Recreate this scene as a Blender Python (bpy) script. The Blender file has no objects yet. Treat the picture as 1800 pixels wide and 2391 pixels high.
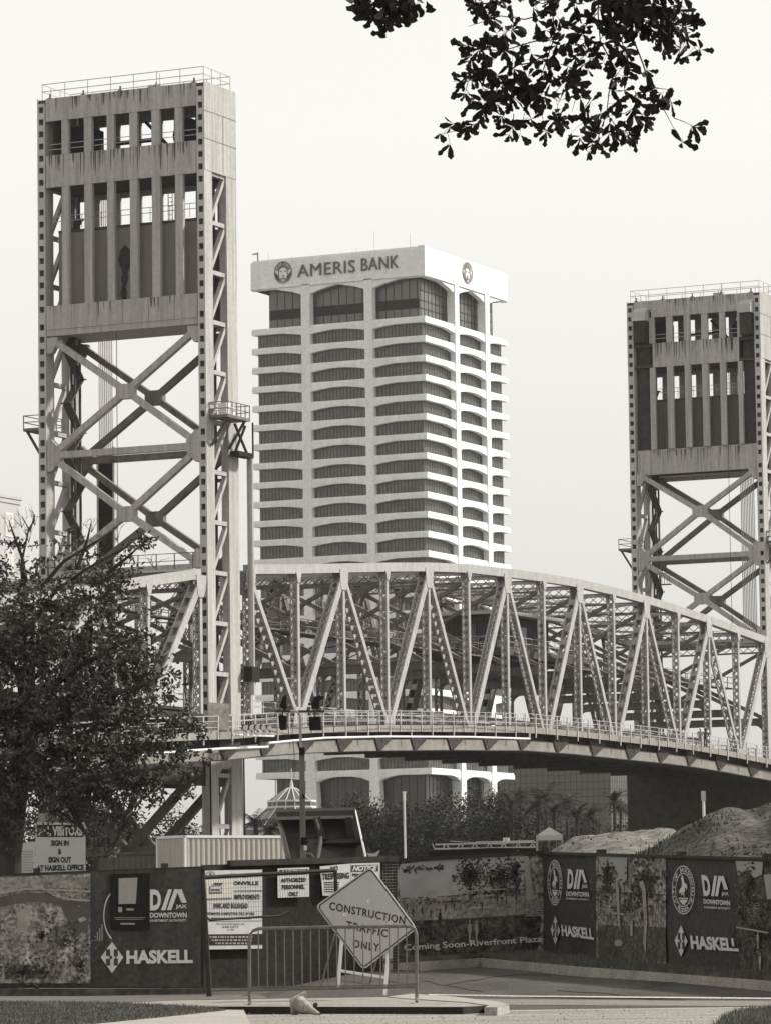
import bpy, math, random
import numpy as np
from mathutils import Vector as Vc, Matrix
random.seed(7)
R_=math.radians
# ---------------------------------------------------------------- camera
CAM=Vc((0,0,1.0)); F_=9629.0; PITCH=.10078; ROLL=-.0130981
cp,sp,cr,sr=math.cos(PITCH),math.sin(PITCH),math.cos(ROLL),math.sin(ROLL)
FW=Vc((0,cp,sp)); RT=Vc((1,0,0))*cr+Vc((0,-sp,cp))*sr; UP=Vc((0,-sp,cp))*cr-Vc((1,0,0))*sr
cam=bpy.data.cameras.new('camera'); camo=bpy.data.objects.new('camera',cam)
bpy.context.scene.collection.objects.link(camo)
cam.sensor_fit='VERTICAL'; cam.sensor_height=36; cam.sensor_width=36; cam.lens=F_/2391*36
cam.clip_start=.5; cam.clip_end=6000
m=Matrix((RT,UP,-FW)).transposed().to_4x4(); m.translation=CAM; camo.matrix_world=m
S=bpy.context.scene; S.camera=camo
# ---------------------------------------------------------------- sky, sun, exposure
SUN_AZ=R_(18); SUN_EL=R_(38)       # azimuth measured from +X towards +Y
w=bpy.data.worlds.new('World'); S.world=w; w.use_nodes=True; nt=w.node_tree; nt.nodes.clear()
sky=nt.nodes.new('ShaderNodeTexSky'); sky.sky_type='NISHITA'; sky.sun_disc=False
sky.sun_elevation=SUN_EL; sky.sun_rotation=math.pi/2-SUN_AZ; sky.dust_density=6; sky.air_density=1.2; sky.ozone_density=1
bw=nt.nodes.new('ShaderNodeRGBToBW'); nt.links.new(sky.outputs[0],bw.inputs[0])
tc=nt.nodes.new('ShaderNodeTexCoord'); sx=nt.nodes.new('ShaderNodeSeparateXYZ'); nt.links.new(tc.outputs['Generated'],sx.inputs[0])
rp=nt.nodes.new('ShaderNodeValToRGB'); nt.links.new(sx.outputs[2],rp.inputs[0])
e=rp.color_ramp.elements; e[0].position=0; e[0].color=(6.6,6.5,6.1,1); e[1].position=1; e[1].color=(5.5,5.5,5.4,1)
for p_,c_ in ((.05,(7.3,7.18,6.85,1)),(.11,(8.1,8.0,7.6,1)),(.19,(9.3,9.2,8.8,1)),(.27,(9.1,9.0,8.7,1)),(.42,(7.0,7.0,6.9,1))):
    k=e.new(p_); k.color=c_
mx=nt.nodes.new('ShaderNodeMix'); mx.data_type='RGBA'; mx.inputs[0].default_value=.25
nt.links.new(rp.outputs[0],mx.inputs[6]); nt.links.new(bw.outputs[0],mx.inputs[7])
bg=nt.nodes.new('ShaderNodeBackground'); bg.inputs[1].default_value=.094
nt.links.new(mx.outputs[2],bg.inputs[0]); ou=nt.nodes.new('ShaderNodeOutputWorld'); nt.links.new(bg.outputs[0],ou.inputs[0])
sl=bpy.data.lights.new('sun','SUN'); sl.energy=3.9; sl.angle=R_(4); sl.color=(1,.985,.95)
so=bpy.data.objects.new('sun',sl); S.collection.objects.link(so)
sd=Vc((math.cos(SUN_EL)*math.cos(SUN_AZ),math.cos(SUN_EL)*math.sin(SUN_AZ),math.sin(SUN_EL)))
so.rotation_euler=sd.to_track_quat('Z','Y').to_euler()
S.view_settings.view_transform='Standard'; S.view_settings.look='None'; S.view_settings.exposure=.42; S.view_settings.gamma=1
# ---------------------------------------------------------------- helpers
def ray(x,y): return FW+RT*((x-900)/F_)-UP*((y-1195.5)/F_)
def at(x,y,D): r=ray(x,y); return CAM+r*(D/r.y)          # photo pixel -> point at ground distance D
def onp(x,y,P,n): r=ray(x,y); return CAM+r*((P-CAM).dot(n)/r.dot(n))
def onz(x,y,z): r=ray(x,y); return CAM+r*((z-CAM.z)/r.z)
TH=.44567; V=Vc((math.sin(TH),math.cos(TH),0)); U=Vc((-math.cos(TH),math.sin(TH),0)); Z=Vc((0,0,1)); NR=-U
r_=ray(212.76,1600); O=r_*(286.54/r_.y); O.z=0
def B(v,u=0,z=0): return O+V*v+U*u+Z*z
col=S.collection; WL={}
def tag(o,label=None,cat=None,group=None,kind=None):
    if label: o['label']=label
    if cat: o['category']=cat
    if group: o['group']=group
    if kind: o['kind']=kind
    return o
def thing(name,loc,label,cat,group=None,kind=None):
    o=bpy.data.objects.new(name,None); col.objects.link(o); o.location=loc; o.empty_display_size=.2
    WL[o.name]=Vc(loc); return tag(o,label,cat,group,kind)
class MB:
    def __init__(s): s.v=[]; s.f=[]; s.m=[]
    def mark(s): s.m.append((len(s.v),len(s.f))); return s
    def poly(s,pts):
        n=len(s.v); s.v+=[Vc(p) for p in pts]; s.f.append(tuple(range(n,n+len(pts)))); return s
    def par(s,o,a,b,c):
        n=len(s.v); s.v+=[o,o+a,o+a+b,o+b,o+c,o+a+c,o+a+b+c,o+b+c]
        s.f+=[tuple(n+i for i in q) for q in ((0,3,2,1),(4,5,6,7),(0,1,5,4),(1,2,6,5),(2,3,7,6),(3,0,4,7))]; return s
    def bx(s,fr,x0,x1,y0,y1,z0,z1):
        o,X,Y,Zz=fr; return s.par(o+X*x0+Y*y0+Zz*z0,X*(x1-x0),Y*(y1-y0),Zz*(z1-z0))
    def bar(s,p,q,wd,h,side=None):
        p,q=Vc(p),Vc(q); d=q-p
        if d.length<1e-6: return s
        dn=d.normalized()
        if side is None: side=dn.cross(Z) if abs(dn.z)<.95 else dn.cross(Vc((0,1,0)))
        side=(side-dn*side.dot(dn)).normalized(); up=side.cross(dn)
        return s.par(p-side*wd/2-up*h/2,d,side*wd,up*h)
    def prism(s,pts,ex):
        n=len(s.v); k=len(pts); s.v+=[Vc(p) for p in pts]+[Vc(p)+ex for p in pts]
        s.f.append(tuple(range(n,n+k))[::-1]); s.f.append(tuple(range(n+k,n+2*k)))
        for i in range(k): j=(i+1)%k; s.f.append((n+i,n+j,n+k+j,n+k+i))
        return s
    def tube(s,pts,r,k=6,r2=None,cap=True):
        pts=[Vc(p) for p in pts]; n0=len(s.v); N=len(pts)
        for i,p in enumerate(pts):
            d=(pts[min(i+1,N-1)]-pts[max(i-1,0)]); d=d.normalized() if d.length>1e-9 else Z
            a=d.cross(Z) if abs(d.z)<.9 else d.cross(Vc((1,0,0))); a.normalize(); b=d.cross(a)
            rr=r if r2 is None else r+(r2-r)*i/(N-1)
            for j in range(k): t=2*math.pi*j/k; s.v.append(p+a*(rr*math.cos(t))+b*(rr*math.sin(t)))
        for i in range(N-1):
            for j in range(k): a=n0+i*k+j; b=n0+i*k+(j+1)%k; s.f.append((a,b,b+k,a+k))
        if cap: s.f.append(tuple(n0+j for j in range(k))[::-1]); s.f.append(tuple(n0+(N-1)*k+j for j in range(k)))
        return s
    def build(s,name,mt,parent=None,smooth=False,mods=None,origin=None):
        cuts=[c for c in s.m if c[1]>0]
        if cuts:
            first=None; st=(0,0)
            for c in cuts+[(len(s.v),len(s.f))]:
                if c[1]>st[1]:
                    q=MB(); q.v=s.v[st[0]:c[0]]; q.f=[tuple(i-st[0] for i in f) for f in s.f[st[1]:c[1]]]; o=q.build(name,mt,parent,smooth,mods,origin); first=first or o
                st=c
            return first
        me=bpy.data.meshes.new(name); base=Vc((0,0,0))
        if parent is not None: base=WL[parent.name]
        elif origin is not None: base=Vc(origin)
        elif s.v: base=sum(s.v,Vc((0,0,0)))/len(s.v)
        me.from_pydata([tuple(p-base) for p in s.v],[],s.f); me.materials.append(mt)
        if smooth: me.polygons.foreach_set('use_smooth',[True]*len(me.polygons))
        me.update(); o=bpy.data.objects.new(name,me); col.objects.link(o)
        if parent is not None: o.parent=parent
        else: o.location=base
        WL[o.name]=base; return o
WARM=(1.0,.925,.81)
MC={}
def mat(name,g,rough=.7,var=.18,scale=1.5,stretch=(1,1,1),spec=.08,metal=0,var2=0,scale2=8,bump=0,tint=WARM):
    if name in MC: return MC[name]
    m=bpy.data.materials.new(name); m.use_nodes=True; n=m.node_tree.nodes; l=m.node_tree.links
    b=n['Principled BSDF']; b.inputs['Roughness'].default_value=rough; b.inputs['Specular IOR Level'].default_value=spec; b.inputs['Metallic'].default_value=metal
    t=n.new('ShaderNodeTexCoord'); mp=n.new('ShaderNodeMapping'); mp.inputs['Scale'].default_value=stretch; l.new(t.outputs['Object'],mp.inputs[0])
    nz=n.new('ShaderNodeTexNoise'); nz.inputs['Scale'].default_value=scale; nz.inputs['Detail'].default_value=6; nz.inputs['Roughness'].default_value=.62; l.new(mp.outputs[0],nz.inputs[0])
    mr=n.new('ShaderNodeMapRange'); mr.inputs[1].default_value=.3; mr.inputs[2].default_value=.7; mr.inputs[3].default_value=g*(1-var); mr.inputs[4].default_value=g*(1+var); l.new(nz.outputs[0],mr.inputs[0])
    last=mr.outputs[0]
    if var2:
        n2=n.new('ShaderNodeTexNoise'); n2.inputs['Scale'].default_value=scale2; n2.inputs['Detail'].default_value=4; l.new(t.outputs['Object'],n2.inputs[0])
        m2=n.new('ShaderNodeMapRange'); m2.inputs[1].default_value=.35; m2.inputs[2].default_value=.65; m2.inputs[3].default_value=1-var2; m2.inputs[4].default_value=1+var2; l.new(n2.outputs[0],m2.inputs[0])
        mu=n.new('ShaderNodeMath'); mu.operation='MULTIPLY'; l.new(last,mu.inputs[0]); l.new(m2.outputs[0],mu.inputs[1]); last=mu.outputs[0]
    cb=n.new('ShaderNodeVectorMath'); cb.operation='SCALE'; cb.inputs[0].default_value=tint; l.new(last,cb.inputs['Scale']); l.new(cb.outputs[0],b.inputs['Base Color'])
    if bump:
        bp=n.new('ShaderNodeBump'); bp.inputs['Strength'].default_value=bump; bp.inputs['Distance'].default_value=.05
        l.new((n2 if var2 else nz).outputs[0],bp.inputs['Height']); l.new(bp.outputs[0],b.inputs['Normal'])
    MC[name]=m; return m
LT=(1,.98,.945)
M_steel=mat('weathered_steel_paint',.50,.6,.10,1.2,(1,1,.25),tint=(1,.965,.91),var2=.06,scale2=6)
M_tower=mat('streaked_tower_steel',.42,.65,.24,1.9,(2,2,.07),tint=(1,.955,.885),var2=.07,scale2=3)
M_truss=mat('truss_steel',.40,.6,.13,1.5,(1,1,.4),tint=(1,.97,.92),var2=.1,scale2=5)
M_lace=mat('weathered_shade_lacing',.33,.7,.3,2,var2=.2,scale2=6)  # lacing darker than the plates: shade of the edge faces put into its colour
M_inner=mat('weathered_shade_toned_steel',.17,.7,.3,1.2,(1,1,.5),var2=.15,scale2=5); M_under=mat('shade_dark_underside',.055,.85,.35,1.5)  # inner tone mixes weathering and shade; underside tone is painted-in shade
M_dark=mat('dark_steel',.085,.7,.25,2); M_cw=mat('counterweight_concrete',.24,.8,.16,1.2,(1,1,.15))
M_black=mat('black_paint',.02,.6,.2,3); M_cable=mat('cable',.12,.6,.2,5)
M_stain=mat('dark_stain',.06,.9,.35,4)
M_white=mat('white_concrete',.82,.75,.09,.4,(1,1,.2),tint=LT,var2=.07,scale2=1.6)
M_wpaint=mat('white_paint',.74,.5,.06,2,tint=LT)
M_glass=mat('bronze_glass',.11,.25,.35,.25,(1,1,2),spec=.5,var2=.15,scale2=1.2); M_mull=mat('bronze_mullion',.045,.5,.1,2)
M_sign=mat('sign_lettering_grey',.14,.5,.05,2)
M_conc=mat('concrete',.30,.85,.18,1.5,var2=.12,scale2=20,bump=.2)
# ---------------------------------------------------------------- bridge trusses
PN=7.9
def ztop(n):
    xs=[-3,-2,-1,0,1,2,3,4,5,6,7,8,9,10,11,12,13,14,15,16,17]
    zs=[21.9,23.1,24.1,25.05,26.3,27.4,28.3,28.9,29.55,30.2,30.8,31.25,31.45,31.6,31.65,31.5,31.25,30.85,30.4,29.85,29.3]
    return zs[xs.index(n)]
ZB=16.45
def laced(mbp,mbl,p,q,wd,th,style='x',pitch=.62):
    """member from p to q in the truss plane: two cheek plates (mbp) and lacing bars (mbl)"""
    d=(q-p); L=d.length; dn=d.normalized(); n=U; s=dn.cross(n).normalized()
    for sg in (-1,1):
        c=n*(sg*th/2); mbp.par(p+c-s*wd/2-n*.03,d,s*wd,n*.06)
        for e in (-1,1):      # flange lips
            mbp.par(p+c+s*(e*wd/2)-n*(.05 if sg>0 else 0)-s*.02,d,s*.04,n*.10*1)
    k=max(3,int(L/pitch)); 
    for e in (-1,1):
        o=s*(e*(wd/2-.01))
        for i in range(k):
            a=p+d*(i/k)+o; b=p+d*((i+1)/k)+o
            if style=='x':
                mbl.bar(a-n*th/2,b+n*th/2,.085,.02,side=s.cross((b+n*th/2-a+n*th/2)).normalized())
                mbl.bar(a+n*th/2+s*.01,b-n*th/2+s*.01,.085,.02,side=s.cross((b-n*th/2-a-n*th/2)).normalized())
            else:
                mbl.par(a-n*th/2,dn*(L/k*.42),n*th,s*.02)
def zsplit(n): return ztop(n)-.35
def truss(root,n0,n1,u,detail=1):
    M_truss=globals()['M_truss'] if u==0 else M_inner  # far truss takes the darker steel, its interior shade put into the colour
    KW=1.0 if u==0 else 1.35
    # top chord by segments
    tc=MB(); bc=MB(); gp=MB()
    for n in range(n0,n1):
        a=B(n*PN,u,ztop(n)-.35); b=B((n+1)*PN,u,ztop(n+1)-.35); d=b-a
        tc.par(a-U*.33-Z*.36,d,U*.66,Z*.72)
        a=B(n*PN,u,ZB); b=B((n+1)*PN,u,ZB); bc.par(a-U*.3-Z*.35,b-a,U*.6,Z*.7)
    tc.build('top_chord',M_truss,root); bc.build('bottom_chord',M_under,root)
    for n in range(n0,n1+1):
        top=B(n*PN,u,ztop(n)-.7); bot=B(n*PN,u,ZB+.35); major=(n%2==1) if n>2 else (n%2==0)
        mp,ml=MB(),MB()
        laced(mp,ml,bot,top,.36,.56,'x',.62 if detail else 1.2)
        v=mp.build('truss_post',M_truss,root); ml.build('lacing',M_lace,v)
        gp.mark()
        if major:   # gusset plates on the chord
            for sg in (-1,1):
                c=U*(sg*.345); zt=ztop(n)
                gp.prism([B(n*PN-.75,u,zt-.45)+c,B(n*PN+.75,u,zt-.45)+c,B(n*PN+.62,u,zt-1.5)+c,B(n*PN+.25,u,zt-2.1)+c,B(n*PN-.45,u,zt-2.1)+c,B(n*PN-.7,u,zt-1.5)+c],U*(.03*sg))
        else:
            for sg in (-1,1):
                c=U*(sg*.345); zt=ztop(n)
                gp.prism([B(n*PN-.45,u,zt-.6)+c,B(n*PN+.45,u,zt-.6)+c,B(n*PN+.19,u,zt-1.4)+c,B(n*PN-.19,u,zt-1.4)+c],U*(.03*sg))
            for sg in (-1,1):
                c=U*(sg*.345)
                gp.prism([B(n*PN-1.2,u,ZB)+c,B(n*PN+1.2,u,ZB)+c,B(n*PN+.8,u,ZB+1.5)+c,B(n*PN-.8,u,ZB+1.5)+c],U*(.03*sg))
    gp.build('gusset_plate',M_truss,root)
    for n in range(n0,n1):
        ma=(n%2==1) if n>2 else (n%2==0); 
        if n==2: continue
        if ma: p=B(n*PN+.25,u,ztop(n)-1.3); q=B((n+1)*PN-.2,u,ZB+.6)
        else: p=B((n+1)*PN-.25,u,ztop(n+1)-1.3); q=B(n*PN+.2,u,ZB+.6)
        mp,ml=MB(),MB()
        ups=(not ma); big=ups
        st='x' if (n<10 or n==16) else 'b'
        if n<2: st='b'
        laced(mp,ml,q,p,.66*KW if big else .42*KW,.62,st if big else ('b' if n<9 else 'x'),.75 if st=='x' else 1.35)
        o=mp.build('truss_diagonal',M_truss,root); ml.build('lacing',M_lace,o)
def cross_system(root,n0,n1,W=13.6):
    M=M_truss
    lat=MB()
    for n in range(n0,n1+1):
        zt=ztop(n)-.6; v=n*PN; mp=MB()
        fr=(B(v,0,0),U,V,Z)
        # sway frame: top strut (laced), mid beam, knees and X
        for dz in (0,-.95): mp.bx(fr,.33,W-.33,-.14,.14,zt+dz-.08,zt+dz+.08)
        k=14
        for i in range(k):
            a=.33+(W-.66)*i/k; b=.33+(W-.66)*(i+1)/k
            mp.bar(B(v,a,zt-.85),B(v,b,zt-.08),.07,.05,V); mp.bar(B(v,b,zt-.85),B(v,a,zt-.08),.07,.05,V)
        zm=ztop(n)-9.0
        if n<3: zm=20.4
        if zm>20 or n<3: mp.bx(fr,.3,W-.3,-.12,.12,zm+.3,zm+.9); mp.bx(fr,.3,W-.3,-.22,.22,zm+.9,zm+.96); mp.bx(fr,.3,W-.3,-.22,.22,zm+.24,zm+.3)
        mp.bar(B(v,.35,zm+1.0),B(v,W-.35,zt-1),.34,.34,V); mp.bar(B(v,W-.35,zm+1.0),B(v,.35,zt-1),.30,.30,V)
        for sg,u0 in ((1,.3),(-1,W-.3)):   # rounded portal knees
            pts=[B(v-.05,u0,zm+.24)]; 
            for t in range(7):
                an=math.pi/2*t/6; pts.append(B(v-.05,u0+sg*.9*(1-math.cos(an)),zm+.24-.9+.9*math.sin(an)))
            mp.prism(pts,V*.1)
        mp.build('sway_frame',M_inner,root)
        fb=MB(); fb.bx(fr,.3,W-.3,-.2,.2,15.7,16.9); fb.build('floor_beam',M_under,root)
        if n<n1:
            z2=ztop(n+1)-.6
            lat.bar(B(v,.3,zt),B(v+PN,W-.3,z2),.22,.2); lat.bar(B(v,W-.3,zt-.22),B(v+PN,.3,z2-.22),.22,.2)
            for kk in range(10):
                t0=kk/10; t1=(kk+1)/10
                for a,b in ((.3,W-.3),):
                    p=B(v+PN*t0,a+(b-a)*t0,zt+(z2-zt)*t0+.1); q=B(v+PN*t1,a+(b-a)*t1,zt+(z2-zt)*t1+.1)
            lat.bar(B(v,W/2,zt-.1),B(v+PN,W/2,z2-.1),.25,.3)
    lat.build('top_lateral_bracing',M,root)
    dk=MB(); v0,v1=n0*PN+.3,n1*PN-.3
    for u in (1.2,3.4,5.6,7.8,10,12.2): dk.par(B(v0,u-.15,16.5),V*(v1-v0),U*.3,Z*.55)
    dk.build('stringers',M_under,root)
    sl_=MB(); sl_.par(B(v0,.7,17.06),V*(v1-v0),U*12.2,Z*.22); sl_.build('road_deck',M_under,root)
    rl=MB()
    for u in (1.0,12.6):
        for z in (17.8,18.2): rl.par(B(v0,u-.05,z),V*(v1-v0),U*.1,Z*.1)
        k=int((v1-v0)/2)
        for i in range(k+1): rl.par(B(v0+(v1-v0-.1)*i/k,u-.05,17.28),V*.1,U*.1,Z*.95)
    rl.build('deck_railing',M_truss,root)
    # longitudinal catwalk with rails between the trusses at mid height
    cw=MB()
    for u0,z0 in ((3.2,24.2),(9.3,25.0)):
        cw.par(B(v0,u0,z0),V*(v1-v0),U*1.1,Z*.12)
        for uu in (u0,u0+1.1):
            for z in (z0+.55,z0+1.1): cw.par(B(v0,uu-.03,z),V*(v1-v0),U*.06,Z*.06)
            k=int((v1-v0)/1.6)
            for i in range(k+1): cw.par(B(v0+(v1-v0-.06)*i/k,uu-.03,z0+.12),V*.06,U*.06,Z*1.0)
    cw.build('maintenance_catwalk',M_inner,root)
    if n1>5:
        for uu,zz in ((6.8,18.9),):
            q=MB(); q.par(B(66,uu,zz),V*(v1-66),U*.2,Z*.5); q.par(B(66,uu-.1,zz+.5),V*(v1-66),U*.4,Z*.05); q.build('longitudinal_beam',M_inner,root)
        rn=random.Random(12); q=MB()
        for k in range(34):
            v=rn.uniform(v0,v1-6); q.mark().tube([B(v,rn.uniform(1,12.5),rn.uniform(22.5,27.5)),B(v+rn.uniform(4,16),rn.uniform(1,12.5),rn.uniform(22,28))],.05,5)
        q.build('service_cable',M_dark,root)
sp1=thing('truss_span',B(0,6.8,0),'shorter steel truss span running left from the nearer lift tower behind the oak tree','truss bridge')
pg=MB()
for u_ in (.3,4.6,9,13.1): pg.mark(); pg.par(B(-60,u_,11.6),V*83,U*.25,Z*3.0)
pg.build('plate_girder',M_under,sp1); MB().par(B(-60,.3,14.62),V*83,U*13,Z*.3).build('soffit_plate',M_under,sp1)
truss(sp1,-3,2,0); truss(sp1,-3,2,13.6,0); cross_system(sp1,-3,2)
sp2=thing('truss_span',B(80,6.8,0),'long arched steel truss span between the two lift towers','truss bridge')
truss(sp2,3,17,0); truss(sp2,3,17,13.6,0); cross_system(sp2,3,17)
# machinery house on the long span
hs=MB(); Pm=onp(1175,1440,B(0,6.5,0),U)-O; vh=Pm.dot(V); zh=26.2
op=thing('machinery_house',B(vh,6.5,zh),'dark ribbed machinery cabin with flat roof slung inside the long truss span','cabin')
fr=(B(vh,0,0),U,V,Z)
hs=MB().bx(fr,4.2,9.0,-7,4.5,25.2,28.2)
for i in range(50):
    t=-6.9+i*.23; hs.bx(fr,4.12,4.2,t,t+.1,25.2,28.2)
for i in range(20):
    t=4.3+i*.24; hs.bx(fr,t,t+.1,-7.08,-7,25.2,28.2)
hs.build('wall',M_dark,op); MB().bx(fr,3.2,10,-7.8,6,28.25,28.55).build('roof',M_steel,op)
MB().bx(fr,2.6,11,-9,9,24.5,25.15).build('floor_platform',M_dark,op)
rl=MB()
for u in (2.65,10.9):
    for z in (25.7,26.2): rl.bx(fr,u,u+.05,-9,9,z,z+.05)
    for i in range(15): rl.bx(fr,u,u+.05,-9+i*1.28,-8.95+i*1.28,25.15,26.2)
for v in (-8.97,8.97):
    for z in (25.7,26.2): rl.bx(fr,2.6,11,v-.02,v+.02,z,z+.05)
    for i in range(8): rl.bx(fr,2.6+i*1.18,2.65+i*1.18,v-.02,v+.02,25.15,26.2)
rl.build('railing',M_truss,op)
wn=MB().bx(fr,4.05,4.1,-5.5,-4.2,26,27.4).bx(fr,4.05,4.1,-2,-.6,26,27.4).bx(fr,6,7,-7.16,-7.1,26,27.4); wn.build('window',M_glass,op)
# ---------------------------------------------------------------- lift towers
def tower(v0,near):
    lab=('tall weathered steel lift tower nearest the camera, stained ribbed panel below its top windows' if near else
         'farther steel lift tower at the right edge with curved sheave hoods at its top')
    rt=thing('lift_tower',B(v0,7.1,0),lab,'lift tower','vertical lift bridge towers')
    fr=(B(v0,0,0),U,V,Z); D=5.05; Wd=14.3; bot=0
    def cell(mb,u0,u1,va,vb,z0,z1,strip_v=None):
        pass
    ZT=63.65
    # columns
    for (ua,ub) in ((0,.62),(Wd-.65,Wd)):
        c=MB()
        c.bx(fr,ua,ua+.05,0.02,1.2,bot,ZT); c.bx(fr,ub-.05,ub,0.02,1.2,bot,ZT); c.bx(fr,ua+.05,ub-.05,.9,.95,bot,ZT)
        co=c.build('column',M_tower,rt)
        s=MB(); s.bx(fr,ua,ua+.13,-.04,.02,bot,ZT); s.bx(fr,ub-.13,ub,-.04,.02,bot,ZT); z=bot; i=0
        while z<ZT:
            h=.48 if i%9 not in (3,) else .9
            s.bx(fr,ua+.13,ub-.13,-.04,.02,z,min(z+h,ZT)); z+=h+.45; i+=1
        s.build('perforated_plate',M_steel,co)
        c=MB(); c.bx(fr,ua,ub,3.45,D,bot,ZT); c.build('column',M_tower,rt)
    # top box panels, wrapping the two narrow sides
    if near: ua,ub=.66,Wd-.7
    else: ua,ub=2.3,11.6
    P=MB(); P.bx(fr,ua,ub,0.0,.12,62.25,64.0); P.build('upper_panel',M_tower,rt)
    P=MB(); P.bx(fr,ua,ub,0.0,.12,57.15,59.6); P.build('middle_panel',M_tower,rt)
    P=MB(); P.bx(fr,.67,Wd-.72,(-.02 if near else .35),.3 if near else .6,45.8 if near else 46.3,48.1 if near else 48.8); P.bx(fr,.67,Wd-.72,.6,D,45.9 if near else 46.4,46.2 if near else 46.6); P.build('lower_panel',M_tower,rt)
    if not near:
        P=MB(); P.bx(fr,.66,ub+2,.05,.12,63.0,64.0); P.build('upper_panel',M_tower,rt)
    sidep=MB()
    for u0 in (-.03,Wd-.03):
        sidep.mark()
        sidep.bx(fr,u0,u0+.06,.0,D,57.35,64.05)
    sidep.build('side_panel',M_tower,rt)
    sm=MB()
    for z in (59.7,61.8): sm.bx(fr,-.045,-.032,.0,D,z,z+.05)
    for v in (2.9,): sm.bx(fr,-.045,-.032,v,v+.04,57.4,61.75)
    for u in (3.1,6.9,10.9): sm.mark().bx(fr,u,u+.03,-.008,-.001,57.2,59.55)
    for u in (4.7,9.0): sm.mark().bx(fr,u,u+.03,-.008,-.001,62.3,63.9)
    for u in (2.6,4.8,7.0,9.2,11.4): sm.mark().bx(fr,u,u+.025,-.03 if near else .34,-.021 if near else .349,46.3 if near else 46.8,48.05 if near else 48.7)
    sm.mark().bx(fr,.7,Wd-.75,-.03 if near else .34,-.021 if near else .349,46.25,46.29)
    for k in range(60): sm.bx(fr,.8+k*.213,.84+k*.213,-.03 if near else .34,-.021 if near else .349,46.12,46.16)
    sm.build('panel_seam',M_inner,rt)
    roof=MB(); roof.bx(fr,.05,Wd-.05,.13,D-.05,63.7,63.95); roof.bx(fr,.7,Wd-.7,.13,D-.2,59.3,59.55); roof.bx(fr,.7,Wd-.7,.13,D-.2,57.2,57.4); roof.build('floor_slab',M_dark,rt)
    # mullions
    if near: mu=[(1.86,2.5),(3.8,4.48),(5.7,6.36),(7.7,8.3),(9.61,10.28),(11.63,12.23)]
    else: mu=[(2.0,2.46),(3.76,4.38),(5.63,6.3),(7.54,8.18),(9.42,10.1),(11.39,11.95)]
    for (a,b) in mu:
        q=MB(); q.bx(fr,a,b,.02,.35,59.62,62.24); q.bx(fr,a,b,.02,.35,(48.1 if near else 48.8),57.14); q.build('mullion',M_tower,rt)
    # rear wall with openings
    bk=MB(); bk.bx(fr,.7,Wd-.7,D-.12,D,62.45,64.0); bk.bx(fr,.7,Wd-.7,D-.12,D,56.8,59.6); bk.bx(fr,.7,Wd-.7,D-.12,D,46,53.7)
    for i in range(8):
        a=.7+i*1.84; bk.bx(fr,a-.1,a+.75,D-.3,D-.13,53.7,62.45)
    bk.build('rear_wall',M_tower,rt)
    # machinery seen through the openings
    mc=MB(); mc.bx(fr,1,3.2,1.4,4,59.6,61.0); mc.mark().bx(fr,10.8,13,1.2,4,59.6,61.9); mc.mark(); mc.bx(fr,5,9,2.5,2.7,60.4,60.7)
    for u in (2.6,11.5):
        pts=[B(v0+2.2,u+1.25*math.cos(t*math.pi/12),60.6+1.25*math.sin(t*math.pi/12)) for t in range(24)]
        mc.mark(); mc.prism(pts,V*.4)
    mc.mark(); mc.bar(B(v0+2,4,59.7),B(v0+2,6,61.8),.3,.2,V); mc.build('hoist_machinery',M_black,rt)
    # inside railings
    rl=MB()
    for z in (60.1,60.5): rl.bx(fr,.8,Wd-.8,.4,.44,z,z+.05)
    for z in (54.6,55.0): rl.bx(fr,.8,Wd-.8,.7,.74,z,z+.05)
    for i in range(16): rl.bx(fr,.8+i*.84,.84+i*.84,.7,.74,54,55)
    rl.bx(fr,5.0,5.05,4.2,4.25,54,57.2); rl.bx(fr,5.35,5.4,4.2,4.25,54,57.2)
    for i in range(10): rl.bx(fr,5.05,5.35,4.2,4.25,54+i*.33,54.04+i*.33)
    rl.build('inner_railing',M_steel,rt)
    # counterweight
    cw=MB(); cw.bx(fr,1.0 if near else 1.9,Wd-1.25,.95,3.1,46.4,53.75)
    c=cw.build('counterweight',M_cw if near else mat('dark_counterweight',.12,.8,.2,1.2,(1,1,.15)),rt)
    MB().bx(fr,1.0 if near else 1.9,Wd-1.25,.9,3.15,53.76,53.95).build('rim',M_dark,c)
    if near:
        st=MB(); rnd=random.Random(3)
        L=[];Rr=[]
        for i in range(26):
            t=i/25; z=52.4-4.5*t; wv=(.38*math.exp(-((t-.2)/.2)**2)+.22+.05*math.sin(t*25)); cx=7.32-.1*math.sin(t*6)
            wv*=min(1,t*8+.1)
            L.append((cx+wv*(.9+.3*rnd.random()),z)); Rr.append((cx-wv*(.9+.3*rnd.random()),z))
        pts=[B(v0+.935,u,z) for u,z in L]+[B(v0+.935,u,z) for u,z in Rr[::-1]]
        st.poly(pts); 
        st.build('oil_stain',M_stain,c)
    rs=random.Random(5 if near else 6); st=MB()   # water streaks down the panels
    for i in range(110):
        u=rs.uniform(ua+.2,ub-.2); zt,ln=rs.choice(((59.58,2.2),(59.58,2.2),(63.98,1.4),(48.08 if near else 48.7,1.9))); wv=rs.uniform(.02,.07)*(2 if rs.random()<.15 else 1); ln*=rs.uniform(.15,.95)
        vv=v0-.024 if (near and zt<50) else (v0+.345 if zt<50 else v0-.004)
        st.poly([B(vv,u-wv,zt),B(vv,u+wv,zt),B(vv,u+wv*.5,zt-ln*.7),B(vv,u,zt-ln),B(vv,u-wv*.6,zt-ln*.6)])
    st.build('rust_streaks',mat('rust_streak',.13,.9,.2,5),rt)
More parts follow.
